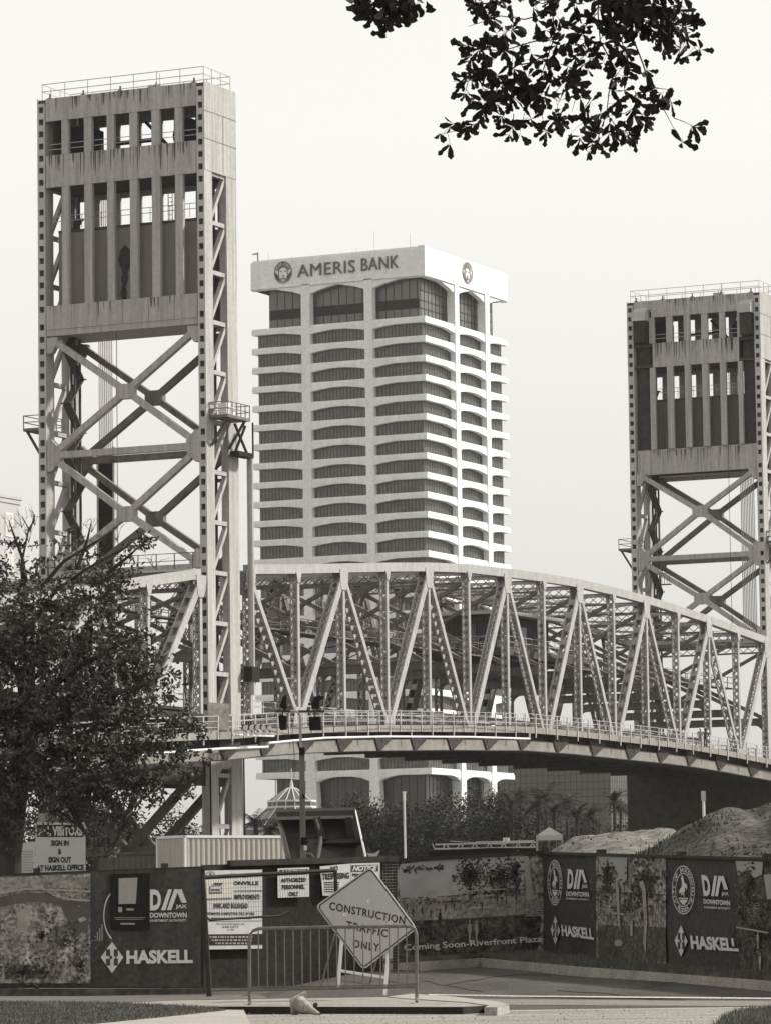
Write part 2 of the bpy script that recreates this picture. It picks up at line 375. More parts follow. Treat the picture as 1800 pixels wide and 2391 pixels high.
    # main X bracing, front and rear, with gussets and struts
    def brace(va,vb,M_tower,name):
        levels=((45.6,41.2,36.8,),(36.6,32.0,27.9)) if near else ((46.3,42.3,37.8),(37.5,33.5,29.2))
        for (zt,zc,zb) in levels:
            for (uA,zA,uB,zB_) in ((13.3,zt,6.9,zc),(.7,zt,6.9,zc),(13.3,zb,6.9,zc),(.7,zb,6.9,zc)):
                q=MB(); q.bar(B(v0+(va+vb)/2,uA,zA),B(v0+(va+vb)/2,uB,zB_),vb-va,.46,V); q.build('cross_brace',M_tower,rt)
            g=MB(); oc=[(-.75,.3),(-.5,.56),(.5,.56),(.75,.3),(.75,-.3),(.5,-.56),(-.5,-.56),(-.75,-.3)]
            g.prism([B(v0+va-.03,6.92+a,zc+b) for a,b in oc],V*(vb-va+.06)); g.build('gusset_plate',M_tower,rt)
        g=MB(); zt,zs,zb=levels[0][0],levels[0][2]-.05,levels[1][2]
        for u0,sg in ((.66,1),(Wd-.7,-1)):
            g.mark(); g.prism([B(v0+va-.03,u0,zt+.1),B(v0+va-.03,u0+sg*.9,zt+.1),B(v0+va-.03,u0+sg*.9,zt-.3),B(v0+va-.03,u0+sg*.4,zt-1.1),B(v0+va-.03,u0,zt-1.1)],V*(vb-va+.06))
            g.mark(); g.prism([B(v0+va-.03,u0,zs+1.2),B(v0+va-.03,u0+sg*.35,zs+1.2),B(v0+va-.03,u0+sg*1.1,zs+.4),B(v0+va-.03,u0+sg*1.1,zs-.4),B(v0+va-.03,u0+sg*.35,zs-1.2),B(v0+va-.03,u0,zs-1.2)],V*(vb-va+.06))
            g.mark(); g.prism([B(v0+va-.03,u0,zb+1.2),B(v0+va-.03,u0+sg*.35,zb+1.2),B(v0+va-.03,u0+sg*.9,zb+.4),B(v0+va-.03,u0+sg*.9,zb-.2),B(v0+va-.03,u0,zb-.2)],V*(vb-va+.06))
        g.build('corner_gusset',M_tower,rt)
        q=MB(); q.bx(fr,1,13.3,va,vb,zs-.25,zs+.25); q.build('cross_strut',M_tower,rt)
        q=MB(); q.bx(fr,.7,13.6,va,vb,zb-.5,zb+.1); q.build('cross_strut',M_tower,rt)
        # lower X below the road
        for a,b in (((.8,13.0),(13.3,1.0)),((13.3,13.0),(.8,1.0))):
            q=MB(); q.bar(B(v0+(va+vb)/2,*a),B(v0+(va+vb)/2,*b),vb-va,.6,V); q.build('cross_brace',M_inner,rt)  # shade under the road is put into the darker brace colour
        q=MB(); q.bx(fr,.7,13.6,va,vb,6.6,7.3); q.build('cross_strut',M_inner,rt)
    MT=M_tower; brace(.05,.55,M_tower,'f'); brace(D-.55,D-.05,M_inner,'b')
    # side bracing
    for u0 in (.12,Wd-.5):
        z=57.3; i=0
        pp=MB(); pp.prism([B(v0+1.2,u0,57.4),B(v0+3.45,u0,57.4),B(v0+3.45,u0,56.9),B(v0+3.2,u0,57.1),B(v0+1.45,u0,57.1),B(v0+1.2,u0,56.9)],U*.35); pp.build('side_portal',M_tower,rt)
        while z>4:
            zb=z-3.74
            q=MB(); q.bx(fr,u0,u0+.35,1.21,3.44,zb-.16,zb+.16); q.build('side_strut',M_tower,rt)
            q=MB(); q.bar(B(v0+1.25,u0+.18,zb+.25),B(v0+3.4,u0+.18,z-.25),.34,.3,U); q.build('side_brace',M_tower,rt)
            z=zb
    # dark ladder / guide rails inside the near side
    gd=MB()
    for (u,v) in ((1.6,2.9),(1.6,3.3),(1.1,2.6),(12.4,2.2),(12.4,3.0),(12.9,2.6)): gd.bx(fr,u,u+.16,v,v+.12,1,57)
    gd.bx(fr,.9,1.0,3.0,3.35,1,57)
    gd.build('guide_rail',M_dark,rt)
    ld=MB(); z=1
    for a in (.75,1.15): ld.bx(fr,a,a+.05,2.0,2.05,1,57)
    while z<57: ld.bx(fr,.8,1.15,2.0,2.04,z,z+.04); z+=.4
    ld.build('ladder',M_dark,rt)
    # zigzag stair inside far side
    sb=MB(); z=8; fl=0
    while z<54:
        a,b=(1.3,3.3) if fl%2==0 else (3.3,1.3)
        sb.bar(B(v0+a,12.6,z),B(v0+b,12.6,z+2),.7,.12,U); sb.bx(fr,12.2,13,3.1 if fl%2==0 else 1.0,3.6 if fl%2==0 else 1.5,z+2,z+2.08); z+=2.05; fl+=1
    sb.build('stair',M_dark,rt)
    # hoisting ropes
    rp=MB()
    ul=[12.65+i*.16 for i in range(8)] if near else [1.9+i*.17 for i in range(9)]
    vv=D+.9 if near else -.1
    for u in ul: rp.bx(fr,u,u+.07,vv+2.4,vv+2.47,30,58)
    if not near:
        for u in ul: pass
    rp.build('hoisting_ropes',M_tower,rt)
    if near:
        g=MB(); g.bx(fr,12.6,13.85,D+3.2,D+3.4,17,38.0); g.build('span_guide',M_black,rt)
        g=MB(); g.bx(fr,12.45,12.6,D+3.15,D+3.4,17,38.2); g.mark().bx(fr,13.85,14.0,D+3.15,D+3.4,17,38.2); g.build('guide_edge',M_tower,rt)
    t=MB(); t.bx(fr,8.0 if near else 12.6,8.04 if near else 12.64,.8,.84,28,46); t.bx(fr,11.8 if not near else 8.2,11.83 if not near else 8.22,-1.2,-1.16,28 if not near else 45.6,46)
    if not near: t.bx(fr,3.2,3.24,-1.2,-1.16,28,56)
    t.build('hanging_cable',M_dark,rt)
    # hoods on the farther tower, with dark rope slots
    if not near:
        for (a,b) in ((.66,2.06),(12.0,13.5)):
            h=MB(); pts=[B(v0-.9,a,61.9),B(v0-.9,a,62.8)]+[B(v0-.9+1.3*math.sin(t*.3),a,62.8+.85*(1-math.cos(t*.3))+.28*math.sin(t*.3)) for t in range(1,6)]+[B(v0+.5,a,63.85),B(v0+.5,a,61.9)]
            h.prism(pts,U*(b-a)); h.build('sheave_hood',M_steel,rt)
            h=MB(); h.bx(fr,a+.05,b-.05,.5,.8,47,61.9); h.build('rope_slot',M_under,rt)
            h=MB(); h.bx(fr,a+.15,b-.15,-.7,.4,59.7,61.9); h.build('sheave_casing',M_under,rt)
    # roof railing and fittings
    rl=MB(); zr=63.95
    for z in (zr+.6,zr+1.15):
        rl.bx(fr,0,13.9,0,.05,z,z+.05); rl.bx(fr,0,13.9,D-.8,D-.75,z,z+.05); rl.bx(fr,0,.05,.05,D-.8,z,z+.05); rl.bx(fr,13.85,13.9,.05,D-.8,z,z+.05)
    for i in range(8):
        u=.0+i*1.98
        rl.bx(fr,u,u+.05,0,.05,zr,zr+1.15); rl.bx(fr,u,u+.05,D-.8,D-.75,zr,zr+1.15)
    for v in (1.3,2.7): rl.bx(fr,0,.05,v,v+.05,zr,zr+1.15); rl.bx(fr,13.85,13.9,v,v+.05,zr,zr+1.15)
    rl.build('roof_railing',M_steel,rt)
    lf=MB()
    for u in (.9,4.1,7.2,10.4,13.3): lf.bx(fr,u,u+.3,.3,.6,zr,zr+.18); lf.bx(fr,u+.1,u+.2,.4,.5,zr+.18,zr+.5)
    lf.build('roof_lamp',M_dark,rt)
    MB().bx(fr,4.3,5.4,1.2,2.2,zr,zr+.5).build('roof_hatch',M_steel,rt)
    an=MB()
    an.bx(fr,4.8,4.825,2,2.025,zr,zr+1.5)
    an.build('antenna',M_dark,rt)
    # service platforms on both narrow sides
    for (u0,u1,va,vb,zz) in ((-1.6,-.05,.35,3.9,38.75),(Wd+.05,Wd+1.5,.2,D-.6,38.75)):
        p=MB(); p.bx(fr,u0,u1,va,vb,zz,zz+.22); po=p.build('service_platform',M_inner,rt)
        r=MB()
        for z in (zz+.65,zz+1.15): 
            for u in ((u0,u1-.05)): r.bx(fr,u,u+.05,va,vb,z,z+.06)
            r.bx(fr,u0,u1,va,va+.05,z,z+.06); r.bx(fr,u0,u1,vb-.05,vb,z,z+.06)
        for i in range(6):
            v=va+(vb-va-.06)*i/5; r.bx(fr,u0,u0+.06,v,v+.06,zz+.2,zz+1.2)
        r.bx(fr,u1-.06,u1,va,va+.06,zz+.2,zz+1.2); r.build('railing',M_inner,po)
        k=MB()
        for v in (va+.3,vb-.5): k.bar(B(v0+v,u0+.2 if u0<0 else u1-.2,zz),B(v0+v,-.05 if u0<0 else Wd+.05,zz-2.0),.18,.16,V)
        k.build('bracket',M_dark,po)
    b=MB(); b.bx(fr,-1.2,-.5,.9,1.5,38.97,39.9); b.mark().bx(fr,-1.1,-.4,1.8,2.5,38.97,39.7); b.build('equipment_box',M_wpaint,rt)
    b=MB(); b.bx(fr,-1.0,-.2,3.2,5.6,36.2,36.55); b.bar(B(v0+3.3,-.6,38.6),B(v0+5.4,-.6,36.4),.15,.15,U); b.bar(B(v0+3.3,-.6,36.4),B(v0+5.0,-.6,38.6),.15,.15,U)
    b.bx(fr,-1.0,-.9,5.5,5.6,36.4,38.9); b.build('crane_frame',M_black,rt)
    b=MB(); b.tube([B(v0+D+.85,-.5,36.3),B(v0+D+.85,-.5,18.5)],.25,10); b.build('cable_riser',M_tower,rt)
    b=MB(); b.bx(fr,-.8,-.1,D+.3,D+1.5,19.5,20.6); b.build('cable_duct',M_black,rt)
    # walkway across the front at truss level
    zc=27.55 if near else 28.9
    k=MB(); k.bx(fr,.66,Wd-.7,-1.0,-.1,zc-.15,zc); ko=k.build('walkway',M_steel,rt)
    r=MB()
    for z in (zc+.6,zc+1.15): r.bx(fr,.66,Wd-.7,-1.0,-.95,z,z+.05)
    for i in range(9): r.bx(fr,.7+i*1.53,.76+i*1.53,-1.0,-.94,zc,zc+1.2)
    r.build('railing',M_dark,ko)
    if near:
        k=MB(); k.bx(fr,.66,3.0,D-.2,D+.9,34.6,34.75); k.bx(fr,.7,.75,D+.8,D+.85,34.7,36)
        for i in range(5): k.bx(fr,.7+i*.5,.74+i*.5,D-.2,D-.15,34.7,36)
        k.bx(fr,.66,3.0,D-.2,D-.15,35.95,36.0); k.build('service_platform',M_dark,rt)
    else:
        k=MB(); k.bx(fr,10,11.2,-.6,-.1,35.0,35.1)
        for i in range(5): k.bx(fr,10+i*.28,10.04+i*.28,-.6,-.55,35.05,36.2)
        k.bx(fr,10,11.2,-.6,-.55,36.15,36.2); k.build('service_platform',M_dark,rt)
    # flared feet and pier
    f=MB()
    for (ua,ub,sg) in ((0,.62,-1),(Wd-.65,Wd,1)):
        f.mark(); f.prism([B(v0-.06,ub if sg<0 else ua,14),B(v0-.06,ua if sg<0 else ub,14),B(v0-.06,(ua if sg<0 else ub)+sg*.25,7),B(v0-.06,(ua if sg<0 else ub)+sg*.6,4),B(v0-.06,(ua if sg<0 else ub)+sg*.9,0),B(v0-.06,ub if sg<0 else ua,0)],V*.1)
    for (ua,) in ((-.045,),):
        for va,vb in ((-.02,1.25),(3.4,D+.05)):
            f.mark(); f.prism([B(v0+va,ua,14.5),B(v0+vb,ua,14.5),B(v0+vb+.15,ua,8),B(v0+vb+.5,ua,0),B(v0+va-.2,ua,0),B(v0+va-.05,ua,8)],U*.04)
    f.prism([B(v0+1.2,-.04,14.5),B(v0+3.45,-.04,14.5),B(v0+3.45,-.04,13.2),B(v0+3.0,-.04,12.9),B(v0+1.9,-.04,12.9),B(v0+1.2,-.04,12.2)],U*.3)
    f.build('flared_foot',M_tower,rt)
    c=MB()
    for va in (-.1,D+.15):
        c.mark(); c.tube([B(v0+va,-.1,14.2),B(v0+va+.06,-.1,9),B(v0+va+(.02 if va<0 else .1),-.1,6),B(v0+va+(-.15 if va<0 else .4),-.1,1)],.07,6)
    c.build('downpipe',M_black,rt)
    if not near:
        p=MB(); p.bx(fr,-.6,Wd+.6,-.9,-.3,0,16.6); p.bx(fr,-.6,Wd+.6,-.3,D+1,0,9); p.build('pier_wall',M_under,rt)  # pier toned near black to hold its shade
    return rt
tower(17.48,True); tower(135.2,False)
# ---------------------------------------------------------------- curved ramp
RP=[(-120,1756,262),(0,1743,266),(100,1735,269),(200,1727,272),(319,1716,276),(452,1711,284),(546,1708,290),(640,1700,298),(736,1695,306),(820,1693.5,313),(902,1693,320),(980,1693,327),(1060,1694,334),(1150,1695.5,342),(1236,1697,350),(1351,1707,360),(1481,1722,371),(1560,1731,379),(1632,1741,387),(1700,1753,394),(1776,1768,401),(1880,1788,410)]
rp_=[at(*p) for p in RP]
def resample(pts,step):
    out=[pts[0]]; acc=0
    for a,b in zip(pts,pts[1:]):
        L=(b-a).length; d=(b-a)/L; t=step-acc
        while t<=L: out.append(a+d*t); t+=step
        acc=L-(t-step)
    return out
fine=resample(rp_,1.0)
def inward(i):
    d=(fine[min(i+1,len(fine)-1)]-fine[max(i-1,0)]); d.z=0; d.normalize(); return Vc((-d.y,d.x,0))
ramp=thing('curved_ramp',Vc((0,322,0)),'long curved elevated ramp with a pale fascia and railing before the truss bridge','ramp')
INW=[inward(i) for i in range(len(fine))]
def sweep(a0,a1,z0,z1):
    mb=MB()
    for i in range(len(fine)-1):
        n=len(mb.v)
        for j in (i,i+1):
            p=fine[j]; w_=INW[j]; mb.v+=[p+w_*a0+Z*z0,p+w_*a1+Z*z0,p+w_*a1+Z*z1,p+w_*a0+Z*z1]
        mb.f+=[(n,n+1,n+5,n+4),(n+1,n+2,n+6,n+5),(n+2,n+3,n+7,n+6),(n+3,n,n+4,n+7)]
    return mb
sweep(0,.12,-.52,0).build('fascia',mat('fascia_steel',.27,.7,.2,1.2,var2=.1),ramp)
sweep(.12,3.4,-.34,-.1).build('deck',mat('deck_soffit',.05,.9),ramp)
gm=sweep(.62,.85,-1.97,-1.1); sweep(1.1,1.2,-1.1,-.3).build('shade_backing_plate',M_under,ramp); gm.build('edge_girder',mat('girder_steel',.25,.7,.2,.8,var2=.1),ramp)  # near-black backing plate added to fill the shadow gap above the girder
sweep(.5,1.0,-2.04,-1.97).build('girder_flange',M_under,ramp)
sweep(.85,3.4,-2.0,-1.9).build('soffit',M_under,ramp)
sweep(3.1,3.4,-1.2,-.34).build('inner_beam',M_under,ramp)
br=MB(); rl=MB()
for i in range(0,len(fine),8):
    p=fine[i]; w_=INW[i]; t=Vc((w_.y,-w_.x,0))
    br.mark(); br.prism([p+w_*.5-Z*.56,p+w_*.5+t*3.4-Z*.56,p+w_*.5+t*3.2-Z*1.1,p+w_*.5+t*1.1-Z*1.95,p+w_*.5+t*.7-Z*1.95,p+w_*.5-Z*1.1],w_*.05)
br.build('cantilever_bracket',M_under,ramp)  # dark tone holds the brackets' shade against the lit girder
posts=resample(rp_,2.35)
k=0
for i,p in enumerate(posts):
    j=min(range(len(fine)),key=lambda q:(fine[q]-p).length); w_=INW[j]; t=Vc((w_.y,-w_.x,0))
    lo=-.52 if i%2 else -.9
    mb=MB(); mb.par(p-w_*.08-t*.06+Z*lo,t*.12,w_*.08,Z*(1.1-lo)); mb.build('rail_post',M_steel,ramp)
for a,z in ((-.06,1.08),(-.04,.72),(-.04,.3)): sweep(a,a+.05,z,z+.05).build('rail',M_truss,ramp)
pk=MB()
for i,p in enumerate(resample(rp_,.5)):
    pk.par(p+Z*.05,Vc((.03,0,0)),Vc((0,.03,0)),Z*(.68 if i%3 else 1.0))
pk.build('pickets',M_steel,ramp)
# second rail on the inner edge
for z in (1.05,.55): sweep(3.35,3.4,z,z+.05).build('inner_rail',M_truss,ramp)
pi=MB()
for i in range(0,len(fine),2): pi.par(fine[i]+INW[i]*3.37-Z*.1,Vc((.06,0,0)),Vc((0,.06,0)),Z*1.2)
pi.build('inner_posts',M_truss,ramp)
# white conduit
def px(pts,r): 
    mb=MB(); mb.tube([at(*p) for p in pts],r,8); return mb
cd=px([(330,1764,271),(430,1754,279),(520,1748,286),(626,1744,295),(628,1735,295),(700,1728,301),(760,1723,306),(900,1720,318),(1100,1721,336),(1235,1725,347.5),(1236,1712,347.6)],.085); cd.build('conduit_pipe',M_wpaint,ramp)
px([(-80,1790,258),(0,1782,262),(120,1773,265),(215,1768,268)],.07).build('conduit_pipe',M_wpaint,ramp)
px([(545,1716,288),(640,1719,297)],.07).build('equipment_shelf',M_wpaint,ramp)
px([(560,1699,292),(700,1700,301.5),(900,1690.5,318.8),(1100,1691,336.8),(1236,1695,348.5)],.03).build('cable',M_black,ramp)
# row of floodlights on the shelf
for i in range(5):
    c=at(574+i*14,1703,288.5+i*.6); fl=thing('floodlight',c-Z*.4,['leftmost','second from the left','middle','second from the right','rightmost'][i]+' of the five hooded floodlights on the ramp shelf','floodlight','row of floodlights on the ramp')
    MB().prism([c+Vc((.16*math.cos(t*.7854),-.1,.1+.2*math.sin(t*.7854))) for t in range(8)],Vc((0,.08,0))).build('lens',M_wpaint,fl)
    h=MB(); h.prism([c+Vc((-.24,.0,.1)),c+Vc((.0,.0,-.22)),c+Vc((.1,.0,-.18)),c+Vc((-.05,0,.35)),c+Vc((-.24,0,.35))],Vc((0,.3,0))); h.build('hood',M_dark,fl)
    MB().par(c+Vc((-.18,-.05,-.42)),Vc((.34,0,0)),Vc((0,.3,0)),Z*.2).build('base',M_wpaint,fl)
# graffiti covered board on tower leg
gb=MB(); p0=at(487,1644,287.2); p1=at(540,1650,288); gb.poly([at(487,1640,287.2),at(536,1643,288),at(536,1704,288),at(487,1707,287.2)]).prism([at(487,1640,287.25),at(536,1643,288.05),at(536,1704,288.05),at(487,1707,287.25)],Vc((0,.1,0)))
tag(gb.build('hoarding_board',mat('patchy_board',.36,.8,.3,1.2,var2=.2,scale2=3)),'pale patchy hoarding board behind the ramp railing beside the tower leg','board')
# two people on the ramp
def person(x,y,D,label,hat,body):
    g=at(x,y,D); h=1.75
    J={'pelvis':(0,0,.95),'chest':(0.02,0,1.3),'neck':(0.02,0,1.5),'head':(.03,-.02,1.6),'top':(.03,-.02,1.73),'ls':(-.19,0,1.42),'le':(-.26,.02,1.15),'lw':(-.2,-.22,1.0),'lh':(-.16,-.3,1.02),'rs':(.22,0,1.42),'re':(.29,.02,1.15),'rw':(.24,-.2,1.0),'rh':(.2,-.28,1.02),'lk':(-.11,0,.5),'lf':(-.12,.02,.07),'lt':(-.12,-.16,.04),'rk':(.11,0,.5),'rf':(.12,.02,.07),'rt':(.12,-.16,.04),'lp':(-.1,0,.88),'rp':(.1,0,.88)}
    E=[('pelvis','chest'),('chest','neck'),('neck','head'),('head','top'),('chest','ls'),('ls','le'),('le','lw'),('lw','lh'),('chest','rs'),('rs','re'),('re','rw'),('rw','rh'),('pelvis','lp'),('lp','lk'),('lk','lf'),('lf','lt'),('pelvis','rp'),('rp','rk'),('rk','rf'),('rf','rt')]
    Rr={'pelvis':.14,'chest':.15,'neck':.055,'head':.09,'top':.06,'ls':.065,'le':.045,'lw':.035,'lh':.035,'rs':.065,'re':.045,'rw':.035,'rh':.035,'lk':.06,'lf':.05,'lt':.035,'rk':.06,'rf':.05,'rt':.035,'lp':.09,'rp':.09}
    ks=list(J); me=bpy.data.meshes.new('person'); me.from_pydata([J[k] for k in ks],[(ks.index(a),ks.index(b)) for a,b in E],[]); me.materials.append(body)
    o=bpy.data.objects.new('person',me); col.objects.link(o); o.location=g
    md=o.modifiers.new('skin','SKIN'); me.skin_vertices or me.attributes
    for i,k in enumerate(ks): me.skin_vertices[0].data[i].radius=(Rr[k],Rr[k])
    me.skin_vertices[0].data[0].use_root=True
    sb=o.modifiers.new('sub','SUBSURF'); sb.levels=1; sb.render_levels=2
    WL[o.name]=g; tag(o,label,'person')
    hm=MB(); c=g+Vc((.03,-.02,1.68)); 
    for k in range(5): 
        a=k*.31; r1=.14*math.cos(a); r2=.14*math.cos(a+.31)
        for t in range(10):
            x1=2*math.pi*t/10; x2=2*math.pi*(t+1)/10
            hm.poly([c+Vc((r1*math.cos(x1),r1*math.sin(x1),.14*math.sin(a))),c+Vc((r1*math.cos(x2),r1*math.sin(x2),.14*math.sin(a))),c+Vc((r2*math.cos(x2),r2*math.sin(x2),.14*math.sin(a+.31))),c+Vc((r2*math.cos(x1),r2*math.sin(x1),.14*math.sin(a+.31)))])
    hm.build('helmet',hat,o,smooth=True)
def new_skin(me): pass
_p=bpy.data.meshes.new  # (skin layer is created by the modifier)
M_cloth=mat('dark_clothing',.09,.9,.2,8); M_cloth2=mat('light_clothing',.3,.9,.2,8)
try:
    person(1634,1744,386,'person in a white hard hat on the ramp, left of a dark clad companion',M_wpaint,M_cloth2)
    person(1646,1745.5,387.5,'person in dark clothes standing on the ramp right of the white hard hat',M_black,M_cloth)
except Exception as ex: print('PERSON FAIL',ex)
# ---------------------------------------------------------------- bank tower
K=Vc((8.41,817,0)); WL_,WR_=39.0,40.7
bank=thing('bank_tower',K+U*19.5+V*20,'tall white office tower with dark ribbon windows and a rooftop lettered parapet','office tower')
fb=(K,U,V,Z)   # u along left face, v along right face, interior is +u,+v
def faceL(mb,pts,d0,d1): # pts (u,z), depth v d0..d1
    mb.prism([K+U*u+V*d0+Z*z for u,z in pts],V*(d1-d0))
def faceR(mb,pts,d0,d1):
    mb.prism([K+V*v+U*d0+Z*z for v,z in pts],U*(d1-d0))
PL=[(11.65,13.45),(25.65,27.65)]; PR=[(14.2,16.2),(29.2,31.3)]
zs=[123.06-3.93*i for i in range(24)]
def archpts(a,b,piers_at,z0,h,drop,run):
    """underside outline of a band between a and b; arch drops at ends listed"""
    pts=[(a,z0),(b,z0)]
    pts+= [(b,z0-h-drop),(b-run*.35,z0-h-drop*.55),(b-run,z0-h)] if 'b' in piers_at else [(b,z0-h)]
    pts+= [(a+run,z0-h),(a+run*.35,z0-h-drop*.55),(a,z0-h-drop)] if 'a' in piers_at else [(a,z0-h)]
    return pts
for i,z in enumerate(zs):
    mb=MB(); last=(i==23); dr=.6; h=1.27
    for (a,b,e) in ((.0,11.65,'b'),(13.45,25.65,'ab'),(27.65,WL_,'a')):
        faceL(mb,archpts(a,b,e,z-.36,h-.36,dr,4.6),0,1.0)
        faceL(mb,[(a,z),(b,z),(b,z-.36),(a,z-.36)],.18,1.0)
    for (a,b,e) in ((1.0,14.2,'b'),(16.2,29.2,'ab'),(31.3,WR_,'a')):
        faceR(mb,archpts(a,b,e,z-.36,h-.36,dr,4.6),0.003,1.0)
        faceR(mb,[(a,z),(b,z),(b,z-.36),(a,z-.36)],.183,1.0)
    mb.bx(fb,.19,WL_-.3,.19,WR_-.3,z-.6,z-.1) if False else None
    mb.bx(fb,1.0,WL_,1.0,WR_,z-1.2,z-.05)
    mb.build('floor_band',M_white,bank)
for (a,b) in PL:
    q=MB(); q.bx(fb,a,b,-.12,1.6,33,131.5); faceL(q,[(a-.05,33),(b+.05,33),(b+.15,27),(b+1.2,10),(b+1.6,0),(a-1.6,0),(a-1.2,10),(a-.4,27)],-.12,1.8)
    q.bx(fb,a,b,WR_-1.6,WR_,0,131); q.build('pier',M_white,bank)
for (a,b) in PR:
    q=MB(); q.bx(fb,-.12,1.6,a,b,33,131.5); faceR(q,[(a-.05,33),(b+.05,33),(b+.15,27),(b+1.2,10),(b+1.6,0),(a-1.6,0),(a-1.2,10),(a-.4,27)],-.12,1.8)
    q.bx(fb,WL_-1.6,WL_,a,b,0,131); q.build('pier',M_white,bank)
# glazing
g=MB(); g.bx(fb,1.15,WL_-.9,1.15,WR_-.9,32.0,122.6); g.build('glass_wall',M_glass,bank)
g=MB(); g.bx(fb,2.2,WL_-3.0,2.2,WR_-3.0,122.6,131.5); g.build('top_floor_glass',mat('top_glass',.11,.2,.1,.2,spec=.6),bank)
g=MB(); g.bx(fb,2.6,WL_-3.4,2.6,WR_-3.4,0,32.0); g.build('lobby_glass',mat('lobby_glass',.03,.2,.2,.2,spec=.5),bank)
g=MB(); u=1.6
while u<WL_-1: g.bx(fb,u,u+.12,1.09,1.149,32.2,122.5); u+=.78
v=1.6
while v<WR_-1: g.bx(fb,1.09,1.149,v,v+.12,32.2,122.5); v+=.78
g.build('mullions',M_mull,bank)
g=MB(); u=2.6
while u<WL_-3: g.bx(fb,u,u+.14,2.14,2.199,123,131.4); g.bx(fb,u,u+.14,2.54,2.599,2,32) ; u+=1.75
v=2.6
while v<WR_-3: g.bx(fb,2.14,2.199,v,v+.14,123,131.4); g.bx(fb,2.54,2.599,v,v+.14,2,32) ; v+=1.75
for z in (125.0,126.6,128.6): g.bx(fb,2.13,2.198,2.2,WR_-3,z,z+.14)
g.bx(fb,2.2,WL_-3,2.12,2.19,125.0,127.0)
g.build('top_mullions',M_black,bank)
# attic band
a_=MB()
for (a,b,e) in ((0,11.65,'b'),(13.45,25.65,'ab'),(27.65,WL_,'a')): faceL(a_,archpts(a,b,e,131.2,.2,1.5,6.0),.1,1.2)
for (a,b,e) in ((1.2,14.2,'b'),(16.2,29.2,'ab'),(31.3,WR_,'a')): faceR(a_,archpts(a,b,e,131.2,.2,1.5,6.0),.103,1.2)
a_.bx(fb,-.05,WL_+.05,-.05,WR_+.05,131.2,136.75); a_.bx(fb,.25,WL_-.25,.25,WR_-.25,136.75,137.2)
a_.bx(fb,-.15,1.3,-.15,1.3,131.1,137.3)
for z in (131.55,): a_.bx(fb,-.12,WL_+.1,-.12,WR_+.1,131.2,131.5)
a_.build('parapet',M_white,bank)
b_=MB(); faceL(b_,archpts(0.2,11.65,'b',31.7,.1,1.3,4.6),.1,1.6); faceL(b_,archpts(13.45,25.65,'ab',31.7,.1,1.3,4.6),.1,1.6); faceL(b_,archpts(27.65,WL_,'a',31.7,.1,.9,3),.1,1.6)
for (a,b,e) in ((1.6,14.2,'b'),(16.2,29.2,'ab'),(31.3,WR_,'a')): faceR(b_,archpts(a,b,e,31.7,.1,1.3,4.6),.103,1.6)
b_.build('lower_arches',M_white,bank)
rt_=MB()
for u,h in ((36,2.2),(16,1.2),(12,4.5),(4,3.2)): rt_.mark().bx(fb,u,u+.04,2,2.04,137,137+h)
rt_.bx(fb,37.6,37.8,.5,.7,137,139); rt_.bx(fb,37.6,38.9,.5,.7,138.6,138.85)
rt_.build('roof_antenna',M_inner,bank)
# ---------------------------------------------------------------- text
def glyphs(s,bold=0.0,shear=0.0,spacing=1.0,res=3):
    c=bpy.data.curves.new('t','FONT'); c.body=s; c.size=1; c.offset=bold; c.resolution_u=res; c.space_character=spacing; c.shear=shear
    o=bpy.data.objects.new('t',c); col.objects.link(o); bpy.context.view_layer.update()
    dg=bpy.context.evaluated_depsgraph_get(); me=bpy.data.meshes.new_from_object(o.evaluated_get(dg))
    vs=[(v.co.x,v.co.y) for v in me.vertices]; fs=[tuple(p.vertices) for p in me.polygons]
    bpy.data.objects.remove(o); bpy.data.curves.remove(c); bpy.data.meshes.remove(me)
    x0=min(v[0] for v in vs); x1=max(v[0] for v in vs); y0=min(v[1] for v in vs); y1=max(v[1] for v in vs)
    return [((x-x0)/(x1-x0),(y-y0)/(y1-y0)) for x,y in vs],fs
def lay(mb,gl,fn):
    vs,fs=gl; n=len(mb.v); mb.v+=[fn(a,b) for a,b in vs]; mb.f+=[tuple(n+i for i in f) for f in fs]
def textq(mb,s,quad,put,bold=.02,shear=0,spacing=1.0):
    """quad: photo pixels TL,TR,BR,BL ; put(x,y)->3D"""
    (x0,y0),(x1,y1),(x2,y2),(x3,y3)=quad; mb.mark()
    def fn(a,b):
        b=1-b; xt=x0+(x1-x0)*a; yt=y0+(y1-y0)*a; xb=x3+(x2-x3)*a; yb=y3+(y2-y3)*a
        return put(xt+(xb-xt)*b,yt+(yb-yt)*b)
    lay(mb,glyphs(s,bold,shear,spacing),fn)
def rect(x0,y0,x1,y1,sl=0,sl2=None):
    if sl2 is None: sl2=sl
    return [(x0,y0),(x1,y0+sl*(x1-x0)),(x1,y1+sl2*(x1-x0)),(x0,y1)]
def solid(mb,d): # extrude flat text faces into letters with depth
    n=len(mb.v); fs=list(mb.f); mb.v+=[p+d for p in mb.v]; mb.f+=[tuple(i+n for i in f) for f in fs]
    from collections import Counter
    c=Counter()
    for f in fs:
        for i in range(len(f)): c[tuple(sorted((f[i],f[(i+1)%len(f)])))]+=1
    for (a,b),k in c.items():
        if k==1: mb.f.append((a,b,b+n,a+n))
tb=MB(); lay(tb,glyphs('AMERIS',0,0,1.06),lambda a,b: K+U*(28.3-a*(28.3-15.3))+V*(-.35)+Z*(133.0+2.55*b))
lay(tb,glyphs('BANK',0,0,1.06),lambda a,b: K+U*(13.9-a*(13.9-5.6))+V*(-.35)+Z*(133.15+2.55*b))
solid(tb,V*.28); tb.build('lettering',M_sign,bank)
